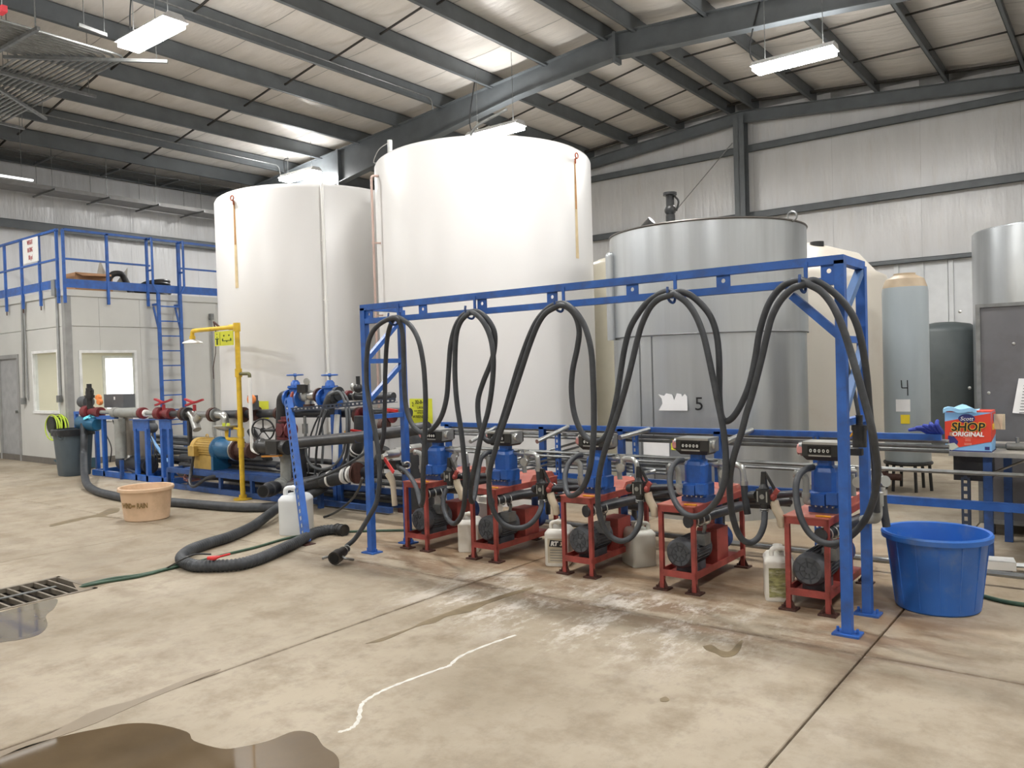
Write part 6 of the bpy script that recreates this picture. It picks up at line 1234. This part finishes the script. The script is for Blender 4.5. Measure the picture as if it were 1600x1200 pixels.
a, b_ = P3(406, 708, -.2), P3(450, 688, -.2); q = MB(); q.cyl((a.x, Y3-.2, (a.z+b_.z)/2), (b_.x, Y3-.2, (a.z+b_.z)/2), .09); q.cbox(((a.x+b_.x)/2+.08, Y3-.2, (a.z+b_.z)/2), (.22, .2, .16)); q.ball((a.x+.03, Y3-.2, (a.z+b_.z)/2), .10); q.build('butterfly_actuator', black, mf)
q = MB(); q.bar(P3(411, 713, -.25), P3(438, 712, -.25), .06, .02); q.build('orange_lever', mat('orange_lever', 'c58533', .5), mf, False)
for x, y, r in ((380, 648, 12), (399, 646, 12), (436, 646, 10), (400, 700, 13)): mfl(x, y, r, brown, .05, d=.2)
q = MB(); a = P3(399, 640, .15); q.cyl(a, a+V((0, 0, .12)), .05); q.cbox(a+V((-.05, 0, .14)), (.12, .08, .1)); q.build('actuator', castg, mf); q = MB(); q.lathe([(.01, 0), (.06, .01), (.065, .05), (.04, .07)], a+V((.05, -.06, .14)), 16, (.2, -1, 0)); q.build('orange_cap', org, mf)
mseg('diagonal_pipe', [(392, 672), (402, 690), (420, 720)], 7, blackp, .3)
# lower open end and big lower pipe with white clamps
c = P3(411, 768, -.62); e = (P3(444, 757, -.12)-c).normalized(); q = MB()
q.tube([c, c+e*.14, c+e*.15, c+e*.26, c+e*.27, c+e*.34], [.075, .075, .09, .09, .075, .075], 20); q.build('open_coupling', blackp, mf, ang=30); q = MB(); q.cyl(c-e*.002, c-e*.003, .062, n=20); q.build('bore', mat('bore_black', '050505'), mf); q = MB(); q.cyl(c+e*.34, c+e*.50, .075); q.cyl(c+e*.46, c+e*.50, .10); q.build('grey_elbow', greyp, mf)
q = MB(); q.tube([P3(455, 762, -.25), P3(500, 752, -.22), P3(530, 745, -.18), P3(560, 738, -.15)], [.085, .085, .095, .085], 18); q.build('lower_pipe', blackp, mf)
for x, y, r, m in ((462, 760, 14, brown), (473, 758, 13, brown), (505, 750, 14, black), (517, 748, 13, white), (540, 743, 13, white), (549, 741, 13, white), (558, 739, 17, brown), (478, 757, 12, black)): mfl(x, y, r, m, .03, (1, .1, .05), d=-.2)
mseg('lower_bend', [(560, 740), (590, 735), (600, 700)], 9, blackp, -.1, .2); mseg('clamped_elbow', [(548, 715), (560, 700), (562, 670), (562, 650)], 9, blackp, -.02, .15); mfl(553, 706, 11, white, .02, (1, 0, 1), d=-.02); mfl(556, 703, 11, white, .015, (1, 0, 1), d=-.02)
mfl(562, 650, 14, brown, .05, (1, 0, 0), d=.2); mfl(566, 650, 14, redv, .04, d=.2); mfl(600, 665, 11, brown, .06, d=.1); mfl(612, 650, 11, redv, .04, d=.2)
q = MB(); q.bar(P3(540, 674, -.2), P3(552, 679, -.2), .04, .02); q.build('yellow_lever', yh, mf, False); q = MB(); q.bar(P3(549, 672, -.2), P3(566, 675, -.2), .04, .02); q.build('red_lever', redh, mf, False); q = MB(); q.bar(P3(605, 640, .0), P3(620, 642, .0), .04, .03); q.build('red_lever', redh, mf, False)
mseg('white_riser', [(527, 648), (525, 680), (524, 722)], 4.5, white, .1)
q = MB(); 
for x in (521, 528): a = P3(x, 640, .15); q.bar((a.x, Y3+.15, .02), (a.x, Y3+.15, a.z), .06, .05)
q.build('blue_support', blue, mf, False)
# hanging control hoses
LP = [[(516, 616), (530, 612), (539, 630), (542, 660), (540, 690), (534, 712), (520, 728), (503, 733), (488, 728), (480, 715), (478, 700)], [(524, 616), (534, 617), (541, 640), (545, 670), (542, 705), (533, 728), (518, 738)], [(535, 612), (543, 625), (546, 650), (545, 690), (543, 730)],
      [(513, 640), (506, 655), (500, 675), (495, 700), (493, 730), (492, 745)], [(509, 640), (503, 662), (505, 690), (503, 725)], [(498, 650), (490, 668), (484, 690), (482, 740)], [(503, 640), (498, 660), (492, 684), (480, 700)], [(545, 640), (544, 660), (545, 690)]]
for i, L_ in enumerate(LP): q = MB(); q.tube(cr([P3(x, y, -.28+.03*i) for x, y in L_]), .014 if i < 5 else .010, 8); q.build('control_hose', rubber if i % 2 else rubberg, mf)
q = MB(); q.tube(cr([P3(480, 752, -.4), P3(510, 742, -.45), P3(545, 724, -.5), P3(575, 705, -.5)]), .016, 8); q.build('control_hose', rubber, mf)
q = MB(); a = P3(475, 690, .0); q.box((a.x-.12, Y3-.1, a.z), (a.x+.15, Y3+.1, a.z+.015)); q.cyl((a.x+.03, Y3, a.z+.02), (a.x+.03, Y3, P3(475, 650).z), .018); q.cyl((a.x+.03, Y3, a.z+.1), (a.x+.03, Y3, a.z+.22), .035); q.build('sampling_valve', steel, mf)
q = MB(); q.cyl((a.x, Y3-.02, a.z+.0), (a.x+.12, Y3-.02, a.z+.0), .03); q.build('bracket_pipe', steel, mf)
# manifold stands and low lines between skid and gantry
for x, d in ((490, .1), (543, .3), (585, .1), (500, -.1)): a = P3(x, 752, d); q = MB(); q.bar((a.x, Y3+d, 0), (a.x, Y3+d, .32), .06, .05); q.build('stand_leg', dblue, mf, False)
for z, d in ((.05, 0), (.05, .3), (.22, .2)): q = MB(); q.bar((P3(420, 760).x, Y3+d, z), (P3(610, 760).x, Y3+d, z), .06, .06); q.build('stand_rail', dblue, mf, False)
for i, (z, d) in enumerate(((.15, .2), (.3, .28), (.4, .15), (.1, .28), (.5, .25))): q = MB(); q.tube([(P3(420, 760).x, Y3+d, z), (P3(630, 760).x, Y3+d, z)], .035, 10); q.build('low_line', [blackp, steel, black, greyp, blackp][i], mf)
# slotted blue post and arm
sp = thing('slotted_post', 'blue slotted steel post standing in front of the big cloudy white jug', 'post', PZ(475, 850))
slotted(sp, PZ(475, 850), PY(447, 624, 5.35), .075, blue, n=22)
b0_ = PZ(475, 850); q = MB(); q.box((b0_.x-.1, b0_.y-.06, 0), (b0_.x+.1, b0_.y+.06, .008)); q.build('base_plate', brown, sp, False)
sa = thing('slotted_bar', 'slotted steel arm running from the slotted post to the left gantry posts', 'bracket', PY(452, 641, 5.35)); slotted(sa, PY(452, 641, 5.32), PY(617, 625, 5.3), .045, mat('dark_slotted', '3a4252'), n=26)
